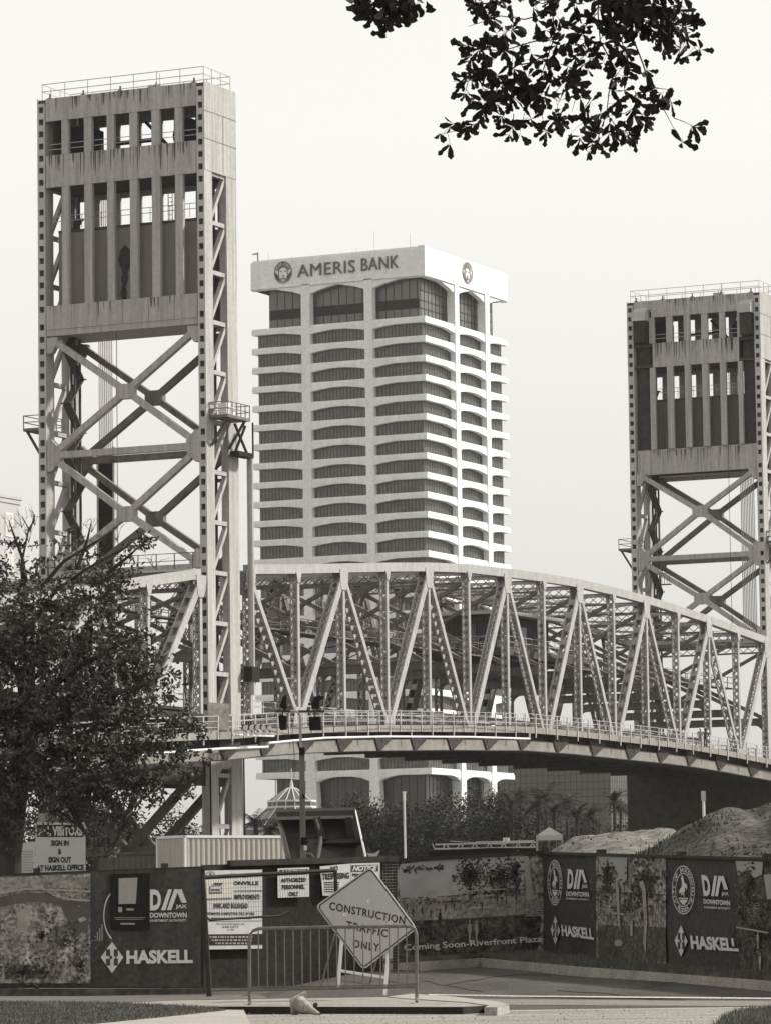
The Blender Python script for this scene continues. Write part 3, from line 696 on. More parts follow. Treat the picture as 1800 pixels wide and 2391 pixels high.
def lion(put,mb,w):
    ell=lambda cx,cy,rx,ry,a0,a1,k=18:[(cx+rx*math.cos(math.radians(a0+(a1-a0)*i/k)),cy+ry*math.sin(math.radians(a0+(a1-a0)*i/k))) for i in range(k+1)]
    L=[ell(0,0,1,1,0,360,32),ell(0,.1,.5,.42,20,160),ell(0,-.15,.52,.75,155,215),ell(0,-.15,.52,.75,-35,25),ell(0,-.62,.28,.25,180,360),
       [(-.34,.12),(-.12,.06)],[(.12,.06),(.34,.12)],[(-.13,-.28),(0,-.38),(.13,-.28)],[(0,-.38),(0,-.5)],ell(-.12,-.5,.13,.12,180,360,8),ell(.12,-.5,.13,.12,180,360,8)]
    for k in range(7):
        a=20+k*12; x=math.cos(math.radians(a)); y=math.sin(math.radians(a))
        for sx in (-1,1): L.append([(sx*x*.96,y*.96),(sx*(x*.75+.02),y*.72-.02*k),(sx*x*.5,y*.45+.03)])
    for k in range(4):
        for sx in (-1,1): L.append([(sx*(.97-.1*k),.1-.1*k),(sx*(.86-.12*k),-.3-.08*k),(sx*(.66-.12*k),-.66-.07*k)])
    for pl in L:
        mb.tube([put(x,y) for x,y in pl],w,4)
ln=MB(); lion(lambda x,y:K+U*(31.6-x*1.95)+V*(-.15)+Z*(134.3+y*2.2),ln,.075); ln.build('lion_emblem',M_sign,bank)
ln=MB(); lion(lambda x,y:K+V*(20.6+x*2.4)+U*(-.15)+Z*(134.5+y*2.2),ln,.08); ln.build('lion_emblem',mat('pale_emblem',.4,.5,.05,2),bank)
# ---------------------------------------------------------------- mirror glass office block
G0=at(1425,1900,900); G0.z=0; fg=(G0,U,V,Z)
gb=thing('glass_office',G0+U*15+V*5,'dark gridded glass office block with a paler end wall seen under the ramp','office building')
MB().bx(fg,0,34,0,15.5,0,40).build('glass_wall',mat('mirror_glass',.13,.4,.1,.05,spec=.2),gb)
q=MB(); 
for i in range(26): q.bx(fg,i*1.33,i*1.33+.1,-.06,-.003,0,40)
for i in range(25): q.bx(fg,0,34,-.05,-.002,i*1.62,i*1.62+.1)
for i in range(16): q.bx(fg,-.06,-.003,.2+i*1.0,.3+i*1.0,0,40)
for i in range(25): q.bx(fg,-.05,-.002,0,15.5,i*1.62,i*1.62+.1)
q.build('window_grid',M_mull,gb)
q=MB(); q.bx(fg,-.3,34.3,-.3,15.8,40,40.6); q.build('roof',M_dark,gb)
# ---------------------------------------------------------------- far left apartment blocks
A0=at(48,1160,900); A0.z=0
ab=thing('apartment_block',A0+U*8-V*8,'pale apartment block with a stepped cornice and small balconies at the left edge','apartment block')
fa=(A0,-V,U,Z); zt=at(48,1162,900).z; M_ab=mat('apartment_render',.48,.8,.06,.3,tint=LT)
MB().bx(fa,0,30,0,14,0,zt-1.6).build('wall',M_ab,ab)
q=MB(); q.bx(fa,-.4,30,-.4,14,zt-.6,zt); q.bx(fa,-.2,30,-.2,14,zt-1.6,zt-.6); q.build('cornice',M_ab,ab)
for j in range(5):
    for i in range(4):
        x=3.2+i*6.0; z=zt-9-j*8.0*.46*2.2
        w_=MB(); w_.bx(fa,x,x+3.3,-.15,-.02,z,z+5.2); wo=w_.build('window',M_wpaint,ab)
        w_=MB(); 
        for a in (0,1):
            for b in (0,1,2): w_.bx(fa,x+.35+a*1.4,x+1.5+a*1.4,-.17,-.152,z+.4+b*1.6,z+1.7+b*1.6)
        w_.build('pane',mat('pale_pane',.55,.3,.1,.3),wo)
for z in (zt-10.5,zt-18,zt-25.5):
    q=MB(); q.bx(fa,-3,0,.5,3,z,z+.4); 
    for i in range(8): q.bx(fa,-3,-2.9,.5+i*.34,.56+i*.34,z+.4,z+2)
    q.bx(fa,-3,0,.5,.6,z+2,z+2.15); q.build('balcony',M_steel,ab)
H0=at(24,1425,760); H0.z=0; fh=(H0,-V,U,Z); z1=at(24,1428,760).z
hb=thing('low_block',H0+U*5-V*5,'lower pale block with a grey hipped roof glimpsed through the oak at the left edge','building')
MB().bx(fh,0,20,0,10,0,z1-1).build('wall',M_ab,hb)
q=MB(); A,Bq,Cq,Dq=[H0+(-V)*a+U*b+Z*(z1-1) for a,b in ((-.6,-.6),(20,-.6),(20,10.6),(-.6,10.6))]; ap=H0+(-V)*6+U*5+Z*(z1+2.4); ap2=H0+(-V)*15+U*5+Z*(z1+2.4)
q.poly([A,Bq,ap2,ap]).poly([Bq,Cq,ap2]).poly([Cq,Dq,ap,ap2]).poly([Dq,A,ap]).poly([A,Bq,Cq,Dq]); q.build('roof',M_steel,hb)
q=MB()
for i in range(4):
    for j in range(5): q.bx(fh,1.5+i*3,3+i*3,-.06,-.003,z1-4-j*4.5,z1-2-j*4.5)
q.build('windows',M_glass,hb)
# ---------------------------------------------------------------- conservatory
cc=at(682,1900,470); cz=lambda y:at(682,y,470).z
cs=thing('glass_conservatory',Vc((cc.x,cc.y,0)),'octagonal glass conservatory with white ribs and a finial in front of the office tower','conservatory')
def ring(R0,z,n=8,off=.2): return [Vc((cc.x+R0*math.cos(2*math.pi*(i+off)/n),cc.y+R0*math.sin(2*math.pi*(i+off)/n),z)) for i in range(n)]
za,zb,zc_,zd,ze=cz(1840),cz(1871),cz(1885),cz(1935),cz(2010); sc=470/F_
rA,rB,rC,rD=ring(.5,za),ring(56*sc,zb),ring(56*sc,zc_),ring(112*sc,zd)
rE=ring(112*sc,0)
gl=MB(); fr_=MB()
for P_,Q_ in ((rA,rB),(rB,rC),(rC,rD),(rD,rE)):
    for i in range(8):
        j=(i+1)%8; gl.poly([P_[i],P_[j],Q_[j],Q_[i]])
        for t in (0,.5):
            fr_.bar(P_[i].lerp(P_[j],t),Q_[i].lerp(Q_[j],t),.09,.1)
        fr_.bar(Q_[i],Q_[j],.16,.2)
gl.build('glazing',mat('conservatory_glass',.10,.25,.1,.5,spec=.5),cs); fr_.build('frame',M_wpaint,cs)
MB().tube([Vc((cc.x,cc.y,za)),Vc((cc.x,cc.y,za+.6)),Vc((cc.x,cc.y,za+1.0))],.25,8,.05).tube([Vc((cc.x,cc.y,za+.9)),Vc((cc.x,cc.y,za+2.2))],.06,6).build('finial',M_wpaint,cs)
po=MB(); q0=at(628,1935,455)
for dx in (-2,1.9): po.par(Vc((q0.x+dx,455,0)),Vc((.3,0,0)),Vc((0,.3,0)),Z*(q0.z-1.2))
po.bar(q0+Vc((-2.4,0,-1.6)),q0+Vc((0,0,.1)),.3,.3); po.bar(q0+Vc((2.4,0,-1.6)),q0+Vc((0,0,.1)),.3,.3)
po.build('entrance_gable',M_wpaint,cs)
# ---------------------------------------------------------------- vegetation
M_leaf=mat('leaf',.085,.6,.6,2.2,tint=(1,.96,.84),spec=.15); M_leaf2=mat('far_leaf',.050,.7,.5,.6,tint=(1,.98,.88),var2=.3,scale2=2)
M_bark=mat('bark',.07,.9,.3,3,(1,1,.3))
def leafshape(mb,p,d,nrm,L,W,kind=0):
    s=d.cross(nrm)
    if s.length<1e-4: s=Vc((1,0,0))
    s.normalize(); n=s.cross(d).normalized()
    if kind==0:
        mb.poly([p,p+d*L*.45+s*W*.42+n*L*.05,p+d*L*.8+s*W*.5,p+d*L,p+d*L*.8-s*W*.5,p+d*L*.45-s*W*.42+n*L*.05])
    else: # lobed oak leaf
        mb.poly([p,p+d*L*.3+s*W*.16,p+d*L*.5+s*W*.36,p+d*L*.62+s*W*.3,p+d*L*.82+s*W*.55,p+d*L*.93+s*W*.25,p+d*L*1.0,p+d*L*.93-s*W*.28,p+d*L*.8-s*W*.52,p+d*L*.6-s*W*.28,p+d*L*.48-s*W*.36,p+d*L*.28-s*W*.14])
def rdir(rn,zb=0):
    while True:
        v=Vc((rn.uniform(-1,1),rn.uniform(-1,1),rn.uniform(-1,1)+zb))
        if .1<v.length<1.3: return v.normalized()
# left oak: limbs described by photo pixels at its own depth
def oak():
    rn=random.Random(11); D0=76
    base=at(20,2180,D0); t=thing('oak_tree',Vc((base.x,base.y,0)),'large dark oak with bare twigs at its top filling the left edge','tree')
    tr=MB(); b0=Vc((base.x,base.y,0)); tr.tube([b0,at(15,2000,D0),at(35,1850,D0),at(70,1700,D0+.3),at(60,1560,D0)],.34,10,.16)
    lim=[[(40,1850,76),(-60,1700,75.5),(-120,1500,75.5)],[(60,1800,76),(150,1730,75.6),(260,1690,75.2),(380,1660,75),(470,1720,75)],[(60,1560,76),(60,1450,76),(50,1320,76),(68,1235,76),(52,1205,76)],[(62,1360,76),(52,1300,76),(30,1240,76),(22,1215,76)],[(68,1240,76),(80,1215,76),(82,1200,76)],
      [(60,1480,76),(130,1380,75.7),(200,1330,75.5),(290,1280,75.3),(335,1270,75.2)],[(90,1380,76),(150,1310,75.8),(230,1262,75.8),(275,1232,75.8)],[(70,1640,76),(180,1560,75.4),(290,1500,75),(350,1480,75)],[(70,1720,76),(200,1640,75.2),(330,1600,75),(400,1570,75)],[(60,1600,76),(-20,1480,76),(-60,1350,76)],
      [(180,1330,76),(205,1260,76),(215,1215,76)],[(100,1840,76),(200,1820,75.2),(320,1800,75),(400,1790,75)],[(150,1850,76),(190,1930,75.5),(230,1990,75.3)],[(330,1820,76),(290,1930,76),(260,1985,76)],[(250,1340,75.6),(300,1300,75.5),(340,1262,75.5)]]
    for l in lim: tr.tube([at(*p) for p in l],(.045 if l[-1][1]<1290 else .085),6,.008)
    tr.build('trunk',M_bark,t)
    # foliage blobs : x,y,rx,ry,density
    bl=[(0,1310,60,45,.6),(110,1300,45,35,.3),(70,1370,60,50,.6),(90,1420,80,60,.8),(-10,1420,70,90,1),(200,1400,90,55,.9),(190,1300,50,22,.4),(160,1262,30,14,.3),(270,1345,60,26,.7),(240,1350,70,40,.9),(330,1268,30,16,.8),(315,1300,30,20,.5),(150,1480,150,80,1.3),(60,1580,130,110,1.5),(230,1560,110,80,1.3),(320,1540,60,60,.9),(290,1620,110,70,1.3),(120,1680,150,90,1.6),(390,1680,60,45,.8),(300,1700,110,60,1.2),(430,1700,50,40,.45),(200,1790,130,60,1.5),(60,1780,110,90,1.6),(370,1780,100,55,1.2),(460,1770,25,30,.4),(290,1850,120,35,.8),(120,1858,110,42,1.0),(0,1900,60,90,1.4),(440,1850,20,15,.3),(225,1870,110,60,1.2),(390,1850,50,25,.4),(45,1925,45,35,.5),(330,1440,30,30,.3),(-40,1650,60,150,1.2),(118,1945,22,16,.25),(270,1900,60,50,.5),(350,1590,60,40,.8)]
    cr=MB(); s=D0/F_
    for (x,y,rx,ry,dn) in bl:
        c=at(x,y,D0-rn.uniform(0,1)); n=int(rx*ry*dn*.16)
        tw=max(3,n//15)
        for k in range(tw):
            a=rn.uniform(0,6.283); q=math.sqrt(rn.random())
            o=Vc((math.cos(a)*rx*q*s*1.08,rn.uniform(-1,1)*min(rx,110)*s*.9,math.sin(a)*ry*q*s*1.1)); ctr=c+o
            d0=rdir(rn,.25); tip=ctr+d0*.2
            for j in range(15):
                p=ctr.lerp(tip,rn.random())+Vc((rn.gauss(0,.035),rn.gauss(0,.04),rn.gauss(0,.03))); leafshape(cr,p,(rdir(rn,.1)+d0*.7).normalized(),rdir(rn),rn.uniform(.07,.13),rn.uniform(.03,.055))
    # leaf sprays at limb ends
    for l in lim:
        e=at(*l[-1])
        if l[-1][1]<1240: continue
        for j in range(30): leafshape(cr,e+rdir(rn)*rn.uniform(0,.2),rdir(rn,.2),rdir(rn),rn.uniform(.08,.14),.05)
    cr.build('crown',M_leaf,t)
    # bare twigs
    tw=MB()
    for (x,y) in [(52,1205),(22,1215),(82,1200),(215,1215),(275,1235),(68,1240),(60,1290),(180,1260),(230,1260),(300,1290),(340,1262),(130,1300),(360,1300),(250,1250)]:
        e=at(x,y+15,76)
        for k in range(5):
            d=rdir(rn,.9); q=[e-Z*.1,e+d*.16,e+d*.16+rdir(rn,.6)*.2]; tw.tube(q,.006,4,.002)
            tw.tube([q[1],q[1]+rdir(rn,.4)*.12],.004,4,.002)
    tw.build('twigs',M_bark,t)
oak()
# overhanging twigs at the top, close to the camera
def overhang():
    rn=random.Random(5); Dn=17.0; cv=lambda X,Y,d=0:at(820+X/1.982,Y*.94/1.982,Dn+d)
    t=thing('oak_branch',cv(1000,-60),'leafy oak branch hanging into the top right of the sky','branch','overhanging oak branches')
    t2=thing('oak_branch',cv(180,-60),'small leaf spray dipping from the top edge left of the big branch','branch','overhanging oak branches')
    tw=MB(); lf=MB(); tw2=MB(); lf2=MB()
    tws=[([(930,-80),(930,60),(940,180),(900,300),(860,430),(800,560),(780,640)],1.0,80),([(930,60),(800,95),(690,78),(600,110),(540,130)],.5,8),([(900,300),(760,320),(680,420),(640,520),(600,600),(500,640),(400,665)],1.1,75),
      ([(940,180),(820,210),(700,250),(580,240),(545,260)],1,60),([(700,250),(620,330),(540,400),(470,400)],.8,30),([(540,400),(530,440),(560,480)],.6,14),([(1150,-80),(1140,60),(1150,200),(1100,300),(1000,380),(940,460),(960,560)],1.0,90),
      ([(1150,200),(1220,340),(1190,460),(1180,560),(1140,680),(1145,740)],.9,60),([(1180,560),(1100,640),(1040,720)],.7,22),([(1180,560),(1240,640),(1290,690)],.9,34),([(1300,-60),(1290,60),(1250,200),(1270,300),(1220,380)],1.0,80),
      ([(1420,-80),(1440,60),(1500,150),(1560,200),(1600,250)],1.0,75),([(1290,60),(1400,120),(1460,200)],1.1,80),([(1500,0),(1560,60),(1540,120)],.8,36),([(1310,210),(1350,320),(1380,430),(1430,510),(1460,570),(1500,650),(1540,705)],.22,10),
      ([(1380,430),(1320,470),(1280,490)],.5,12),([(1400,460),(1370,540),(1360,590)],.8,16),([(1380,430),(1460,440),(1490,540)],.8,24),([(1340,510),(1260,560),(1235,550)],.5,8),([(1490,580),(1540,600),(1585,625)],.3,3),([(860,430),(880,560),(900,660)],.8,32),
      ([(860,430),(960,500),(1000,420),(1060,380)],.8,34),([(680,420),(760,490),(800,540)],.7,24),([(640,520),(700,560),(710,590)],.7,12),([(900,20),(840,10),(870,70)],.7,16),([(1060,-40),(1020,30),(990,40)],.7,16),([(1140,60),(1060,150),(1010,170)],.9,34),([(1150,200),(1050,300),(1000,350)],.8,30),
      ([(1250,-60),(1330,30),(1480,60)],1.3,90),([(1120,-60),(1230,60),(1200,160)],1.3,80),([(780,300),(820,400),(800,450)],.9,30),([(600,-60),(600,20),(640,100)],1.0,30),([(680,-60),(660,30),(620,90)],.9,30),([(740,120),(700,180),(620,170)],.8,24),([(640,340),(600,420),(640,480)],.9,34),([(1000,380),(1040,470),(1020,550)],.7,22),([(1110,480),(1060,560),(1080,620)],.7,26),([(750,560),(745,640),(755,670)],.3,4)]
    s=Dn/F_/1.982
    for pts,sp,n in tws:
        P3=[cv(x,y,rn.uniform(-.12,.12)) for x,y in pts]; tw.tube(P3,.0035 if len(pts)>4 else .0022,5,.0010)
        for k in range(max(2,int(n*.26))):
            i=rn.randrange(len(P3)-1); p=P3[i].lerp(P3[i+1],rn.random())
            off=Vc((rn.gauss(0,30*s*sp),rn.gauss(0,.05),rn.gauss(-6*s,28*s*sp))); c_=p+off; tw.tube([p,p+off*.5+Vc((0,0,.004)),c_],.0011,3,.0007)
            dd=off.normalized() if off.length>1e-5 else Z
            for q in range(rn.randint(3,6)):
                d=(dd*.7+Vc((rn.gauss(0,.8),rn.gauss(0,.6),rn.gauss(-.25,.8)))).normalized(); L=rn.uniform(.042,.076)
                nr=Vc((rn.gauss(0,.45),-1,rn.gauss(0,.45))).normalized(); leafshape(lf,c_-dd*rn.uniform(0,.012),d,nr,L,L*rn.uniform(.30,.50),rn.choice((0,1,1)))
    for pts,n in (([(180,-60),(185,20),(180,120)],34),([(60,-40),(70,20),(45,10)],20),([(290,-50),(310,20)],12),([(230,-60),(250,40),(260,70)],26),([(120,-60),(110,20),(90,95)],24),([(150,60),(120,90)],8)):
        P3=[cv(x,y,rn.uniform(-.1,.1)) for x,y in pts]; tw2.tube(P3,.0025,5,.001)
        for k in range(n):
            i=rn.randrange(len(P3)-1); p=P3[i].lerp(P3[i+1],rn.random()); d=(Vc((rn.gauss(0,.8),rn.gauss(0,.9),rn.gauss(-.5,.8)))).normalized(); L=rn.uniform(.05,.09)
            nr=Vc((rn.gauss(0,.5),-1,rn.gauss(0,.5))).normalized()
            leafshape(lf2,p+Vc((rn.gauss(0,14*s),rn.gauss(0,.03),rn.gauss(0,12*s))),d,nr,L,L*rn.uniform(.42,.6),1)
    M_nl=mat('near_leaf',.022,.7,.3,60,tint=(1,.93,.8),spec=.1)
    tw.build('twig',M_nl,t); lf.build('leaves',M_nl,t); tw2.build('twig',M_nl,t2); lf2.build('leaves',M_nl,t2)
overhang()
# riverside trees behind the fence
def crown_mesh(seed,w_,h,n,lf=.55):
    rn=random.Random(seed); mb=MB(); lobes=[(rn.uniform(-.32,.32)*w_,rn.uniform(-.3,.3)*w_,rn.uniform(.3,.78)*h,rn.uniform(.2,.34)*w_) for _ in range(14)]
    for k in range(n):
        x,y,z,r=rn.choice(lobes); d=rdir(rn); rr=r*(rn.random()**.35)*rn.uniform(.85,1.12); p=Vc((x,y,z))+Vc((d.x,d.y,d.z*h/w_*.75))*rr
        p.z=max(p.z,.1*h*rn.random())
        leafshape(mb,p,rdir(rn),(d+rdir(rn)*.7).normalized(),lf*rn.uniform(.6,1.3),lf*.55)
    return mb
def far_tree(x,D,ytop,wpx,label,seed,grp='broadleaf trees along the far bank'):
    g=at(x,2000,D); g.z=0; zt=at(x,ytop-26,D).z; w_=wpx*1.35*D/F_
    t=thing('bank_tree',g,label,'tree',grp)
    c=crown_mesh(seed,w_,zt,8000,.34); c.v=[p+g for p in c.v]; c.build('crown',M_leaf2,t)
    tk=MB(); tk.tube([g,g+Z*zt*.35,g+Vc((.3,0,zt*.6))],.35,7,.12)
    for k in range(3): a=k*2.1+seed; tk.tube([g+Z*zt*.3,g+Vc((math.cos(a)*w_*.25,math.sin(a)*w_*.2,zt*.62))],.16,5,.05)
    tk.build('trunk',M_bark,t)
TL=[(800,430,1885,110,'rounded tree just right of the tilted truck bed'),(850,445,1872,110,'broad tree before the third white pier of the office tower'),(905,430,1882,120,'bushy tree beside the slim white lamp pole'),(960,450,1850,130,'tall full tree just right of the slim white lamp pole'),(1030,455,1855,140,'tall spreading tree left of the wide dark lobby window edge'),(1085,440,1880,110,'dense tree overlapping the rightmost visible office pier'),(1120,460,1838,110,'tallest rounded tree below the cross shaped pier'),(1150,430,1890,100,'dark tree at the left of the palm group'),(990,400,1925,130,'low bushy tree under the tall trees beside the lamp pole'),(1060,405,1930,120,'low rounded shrub tree above the pipe trestle'),(890,400,1935,120,'low shrub tree left of the slim white lamp pole')]
for i,(x,D,y,wp,lb) in enumerate(TL): far_tree(x,D,y,wp,lb,20+i)
for i,(x,D,y,wp,lb) in enumerate([(150,380,1880,150,'dark tree under the ramp behind the visitor sign'),(230,400,1882,150,'dark tree under the bridge left of the crossed tower braces'),(310,390,1880,150,'dark tree seen between the lower crossed tower braces'),(400,410,1878,150,'dark tree just left of the pale tower leg')]): far_tree(x,D,y,wp,lb,80+i,'dark trees under the bridge')
for i,(x,D,y,wp,lb) in enumerate([(1210,470,1890,110,'dark tree in the middle of the palm group'),(1265,475,1892,110,'dark tree behind the palms below the glass office'),(1330,475,1902,110,'dark tree left of the paired tall thin palms'),(1400,480,1912,110,'dark tree right of the paired tall thin palms'),(1455,470,1918,100,'dark tree beside the farther tower pier')]): far_tree(x,D,y,wp,lb,50+i,'dark trees behind the palms')
def palm(x,D,ytop,label,sz=1.0,grp='palms along the riverbank'):
    rn=random.Random(x); g=at(x,2000,D); g.z=0; top=at(x,ytop,D); t=thing('palm_tree',g,label,'palm tree',grp)
    H=top.z; MB().tube([g,g+Vc((.15,0,H*.5)),Vc((top.x,top.y,H-.3))],.22*sz,8,.15*sz).build('trunk',M_bark,t)
    mb=MB(); c=Vc((top.x,top.y,H-.4))
    for k in range(26):
        az=rn.uniform(0,6.283); el=rn.uniform(-.5,1.25); L=rn.uniform(1.5,2.1)*sz; h=Vc((math.cos(az),math.sin(az),0)); pts=[]
        for q in range(6):
            f=q/5; pts.append(c+h*(L*f*math.cos(el*(1-.3*f)))+Z*(L*f*math.sin(el)-.75*sz*f*f))
        sd=h.cross(Z)
        for q in range(5):
            for s_ in (-1,1):
                for r in range(2):
                    p=pts[q].lerp(pts[q+1],r*.5); L2=.5*sz*(1-.12*q)
                    mb.poly([p,p+(pts[q+1]-pts[q]).normalized()*.12,p+sd*(s_*L2)+(pts[q+1]-pts[q])*.6-Z*.18])
        mb.tube(pts,.025,3,.01)
    mb.build('fronds',M_leaf2,t)
for (x,D,y,lb,sz) in [(1192,425,1868,'thick headed palm at the left end of the palm group',1.35),(1212,435,1858,'palm second from the left in the palm group',1.2),(1255,425,1868,'tall palm before the left part of the glass office',1.3),(1273,440,1850,'bushiest tall palm left of the small white tent',1.5),(1292,420,1882,'palm whose trunk stands right of the white tent',1.2),(1322,435,1862,'palm between the white tent and the paired thin palms',1.1),(1372,430,1898,'shorter palm left of the paired tall thin palms',1.2),(1433,440,1858,'taller of the paired thin palms below the pale office end wall',.95),(1447,445,1875,'shorter of the paired thin palms below the pale office end wall',.85),(1345,425,1890,'palm right of the tent with a drooping head',1.0)]: palm(x,D,y,lb,sz)
palm(597,400,1912,'small palm in front of the conservatory nearer the tower leg',1.5,'young palms by the conservatory'); palm(632,395,1928,'small palm in front of the conservatory entrance gable',1.35,'young palms by the conservatory')
# white tent
g=at(1282,1962,400); tn=thing('tent_pavilion',Vc((g.x,400,0)),'small white peaked tent among the palms','tent'); zt=at(1282,1931,400).z; ze=at(1282,1950,400).z; w_=.8
c=Vc((g.x,400,0)); q=MB(); e4=[c+Vc((a*w_*1.5,b*w_*1.5,ze)) for a,b in ((-1,-1),(1,-1),(1,1),(-1,1))]
for i in range(4): q.poly([e4[i],e4[(i+1)%4],c+Z*zt]); q.poly([e4[i],e4[(i+1)%4],e4[(i+1)%4]-Z*.5,e4[i]-Z*.5])
q.build('canopy',M_wpaint,tn); q=MB()
for p in e4: q.tube([Vc((p.x,p.y,0)),p],.06,6)
q.build('poles',M_steel,tn)

# the oak that shades the fences: it stands just outside the right edge of the photograph
def shade_oak():
    rn=random.Random(77); b=Vc((13.5,78,.2)); t=thing('oak_tree',b,'large spreading oak just past the right edge that shades the banner fences','tree')
    tr=MB(); tr.tube([b,b+Z*3,b+Vc((-.5,-.5,5.5))],.45,10,.3)
    for k in range(9):
        a=k*.7; tr.tube([b+Z*3.5,b+Vc((2*math.cos(a),2*math.sin(a),6)),b+Vc((4.6*math.cos(a),4*math.sin(a),7.5+2*math.sin(k)))],.16,6,.03)
    tr.build('trunk',M_bark,t); mb=MB()
    for k in range(9000):
        d=rdir(rn); p=b+Vc((0,0,8.2))+Vc((d.x*5.2,d.y*4.5,d.z*4.0))*(rn.random()**.4)
        leafshape(mb,p,rdir(rn),rdir(rn),rn.uniform(.2,.34),.16)
    mb.build('crown',M_leaf,t)
shade_oak()
# ---------------------------------------------------------------- ground
def gz(D,x=9): return max(0,.02*(D-58))*min(1,max(0,(x+2)/2.5))
def ong(x,y,dz=0):
    r=ray(x,y); s=r.z/r.y; lo,hi=25,96
    for _ in range(40):
        D=(lo+hi)/2
        if CAM.z+D*s-gz(D,r.x/r.y*D)-dz>0: lo=D
        else: hi=D
    return CAM+r*(D/r.y)
def terr(x,y):
    n=.25*math.sin(x*.11+y*.05)+.2*math.sin(x*.23-y*.17)
    if y<82: return -.12
    if y<180: return -.12+(y-82)/98*2.6+.0*n
    if y<250: return 2.48
    if y<280: return 2.48*(280-y)/30
    return 0
mb=MB(); ys=[-60,-30,0,30,82,100,130,160,180,250,280,420,700,1040]; xs=[-420,-200,-60,-20,0,20,60,200,420]
for j,y in enumerate(ys):
    for x in xs: mb.v.append(Vc((x,y,terr(x,y))))
for j in range(len(ys)-1):
    for i in range(len(xs)-1): a=j*len(xs)+i; mb.f.append((a,a+1,a+1+len(xs),a+len(xs)))
M_soil=mat('bare_soil',.11,.95,.4,.5,var2=.3,scale2=4,bump=.4)
tag(mb.build('ground',M_soil,origin=(0,0,0)),kind='structure')
M_asph=mat('driveway_asphalt',.085,.9,.35,.6,(1,.35,1),var2=.45,scale2=30,bump=.5)
M_road=mat('road_surface',.27,.85,.35,.9,(.35,1.6,1),var2=.5,scale2=26,bump=.5)
M_grass=mat('grass_blade',.12,.8,.5,2,tint=(1,.98,.85)); M_turf=mat('turf_soil',.10,.95,.4,3,bump=.5)
M_grav=mat('gravel',.36,.95,.3,3,var2=.45,scale2=40,bump=1.0)
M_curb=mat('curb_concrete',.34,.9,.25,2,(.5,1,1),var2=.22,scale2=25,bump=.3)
M_dk=mat('verge_earth',.07,.95,.4,3)  # dark earth beneath the verge grass
def sheet(name,pts,mt,dz=0,kind='structure',sub=False):
    mb=MB(); mb.poly([ong(x,y,dz) for x,y in pts]); return tag(mb.build(name,mt),kind=kind)
mb=MB(); mb.poly([Vc((-60,-40,.0)),Vc((60,-40,.0)),Vc((60,58,.0)),Vc((-60,58,.0))]).poly([Vc((.5,58,.0)),Vc((60,58,.0)),Vc((60,81.5,.47)),Vc((.5,81.5,.47))]).poly([Vc((-2,58,0)),Vc((.5,58,0)),Vc((.5,81.5,.47))]).poly([Vc((-2,58,0)),Vc((.5,81.5,.47)),Vc((-2,81.5,0))]).poly([Vc((-60,58,0)),Vc((-2,58,0)),Vc((-2,81.5,0)),Vc((-60,81.5,0))])
tag(mb.build('driveway',M_asph),kind='structure')
mb=MB(); yf=49.4; mb.poly([Vc((-60,-40,.006)),Vc((60,-40,.006)),Vc((60,yf,.006)),Vc((-60,yf,.006))]); tag(mb.build('road',M_road),kind='structure')
mb=MB(); mb.poly([Vc((.6,yf+.01,.008)),Vc((60,yf+.01,.008)),Vc((60,yf+.5,.012)),Vc((.6,yf+.5,.012))]); tag(mb.build('gutter',M_curb),kind='structure')
sheet('road_marking',[(1000,2321),(1200,2324.5),(1850,2330),(1850,2333),(1200,2326.8),(1000,2323)],mat('road_paint',.5,.8,.15,5,var2=.3,scale2=20),.006)
sheet('road_marking',[(1010,2332),(1850,2338),(1850,2350),(1010,2345)],mat('worn_asphalt',.2,.9,.2,2,(.3,1,1),var2=.3,scale2=20),.004)
# kerbed gravel island
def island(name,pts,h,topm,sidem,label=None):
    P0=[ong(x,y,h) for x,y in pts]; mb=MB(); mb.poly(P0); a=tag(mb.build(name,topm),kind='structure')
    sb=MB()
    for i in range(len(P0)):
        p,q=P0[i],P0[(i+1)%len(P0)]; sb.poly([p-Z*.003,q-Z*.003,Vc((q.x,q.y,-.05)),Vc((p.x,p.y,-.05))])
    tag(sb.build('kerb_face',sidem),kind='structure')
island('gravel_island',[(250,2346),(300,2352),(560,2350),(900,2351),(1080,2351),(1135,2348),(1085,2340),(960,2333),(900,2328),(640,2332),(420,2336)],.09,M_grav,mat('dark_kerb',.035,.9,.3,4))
island('kerb',[(905,2327),(960,2332),(1090,2340),(1140,2347),(1130,2352),(1160,2352),(1188,2346),(1160,2338),(1050,2326),(960,2320)],.10,M_curb,M_curb)
island('pavement',[(-60,2341),(-60,2326),(250,2326),(600,2322),(640,2331),(420,2335),(250,2343)],.03,mat('pavement_grey',.13,.9,.25,2,var2=.2,scale2=25),M_curb)
island('lawn',[(-60,2391+60),(-60,2339),(250,2342),(430,2349),(500,2354),(530,2358),(400,2372),(200,2392),(100,2440)],.12,M_turf,M_turf)
island('kerb',[(195,2393),(400,2373),(520,2357.5),(570,2358),(586,2392),(600,2440),(100,2440)],.115,M_curb,M_curb)
island('lawn',[(1665,2400),(1690,2375),(1730,2361),(1800,2356),(1900,2352),(1900,2480),(1640,2470)],.12,M_turf,M_turf)
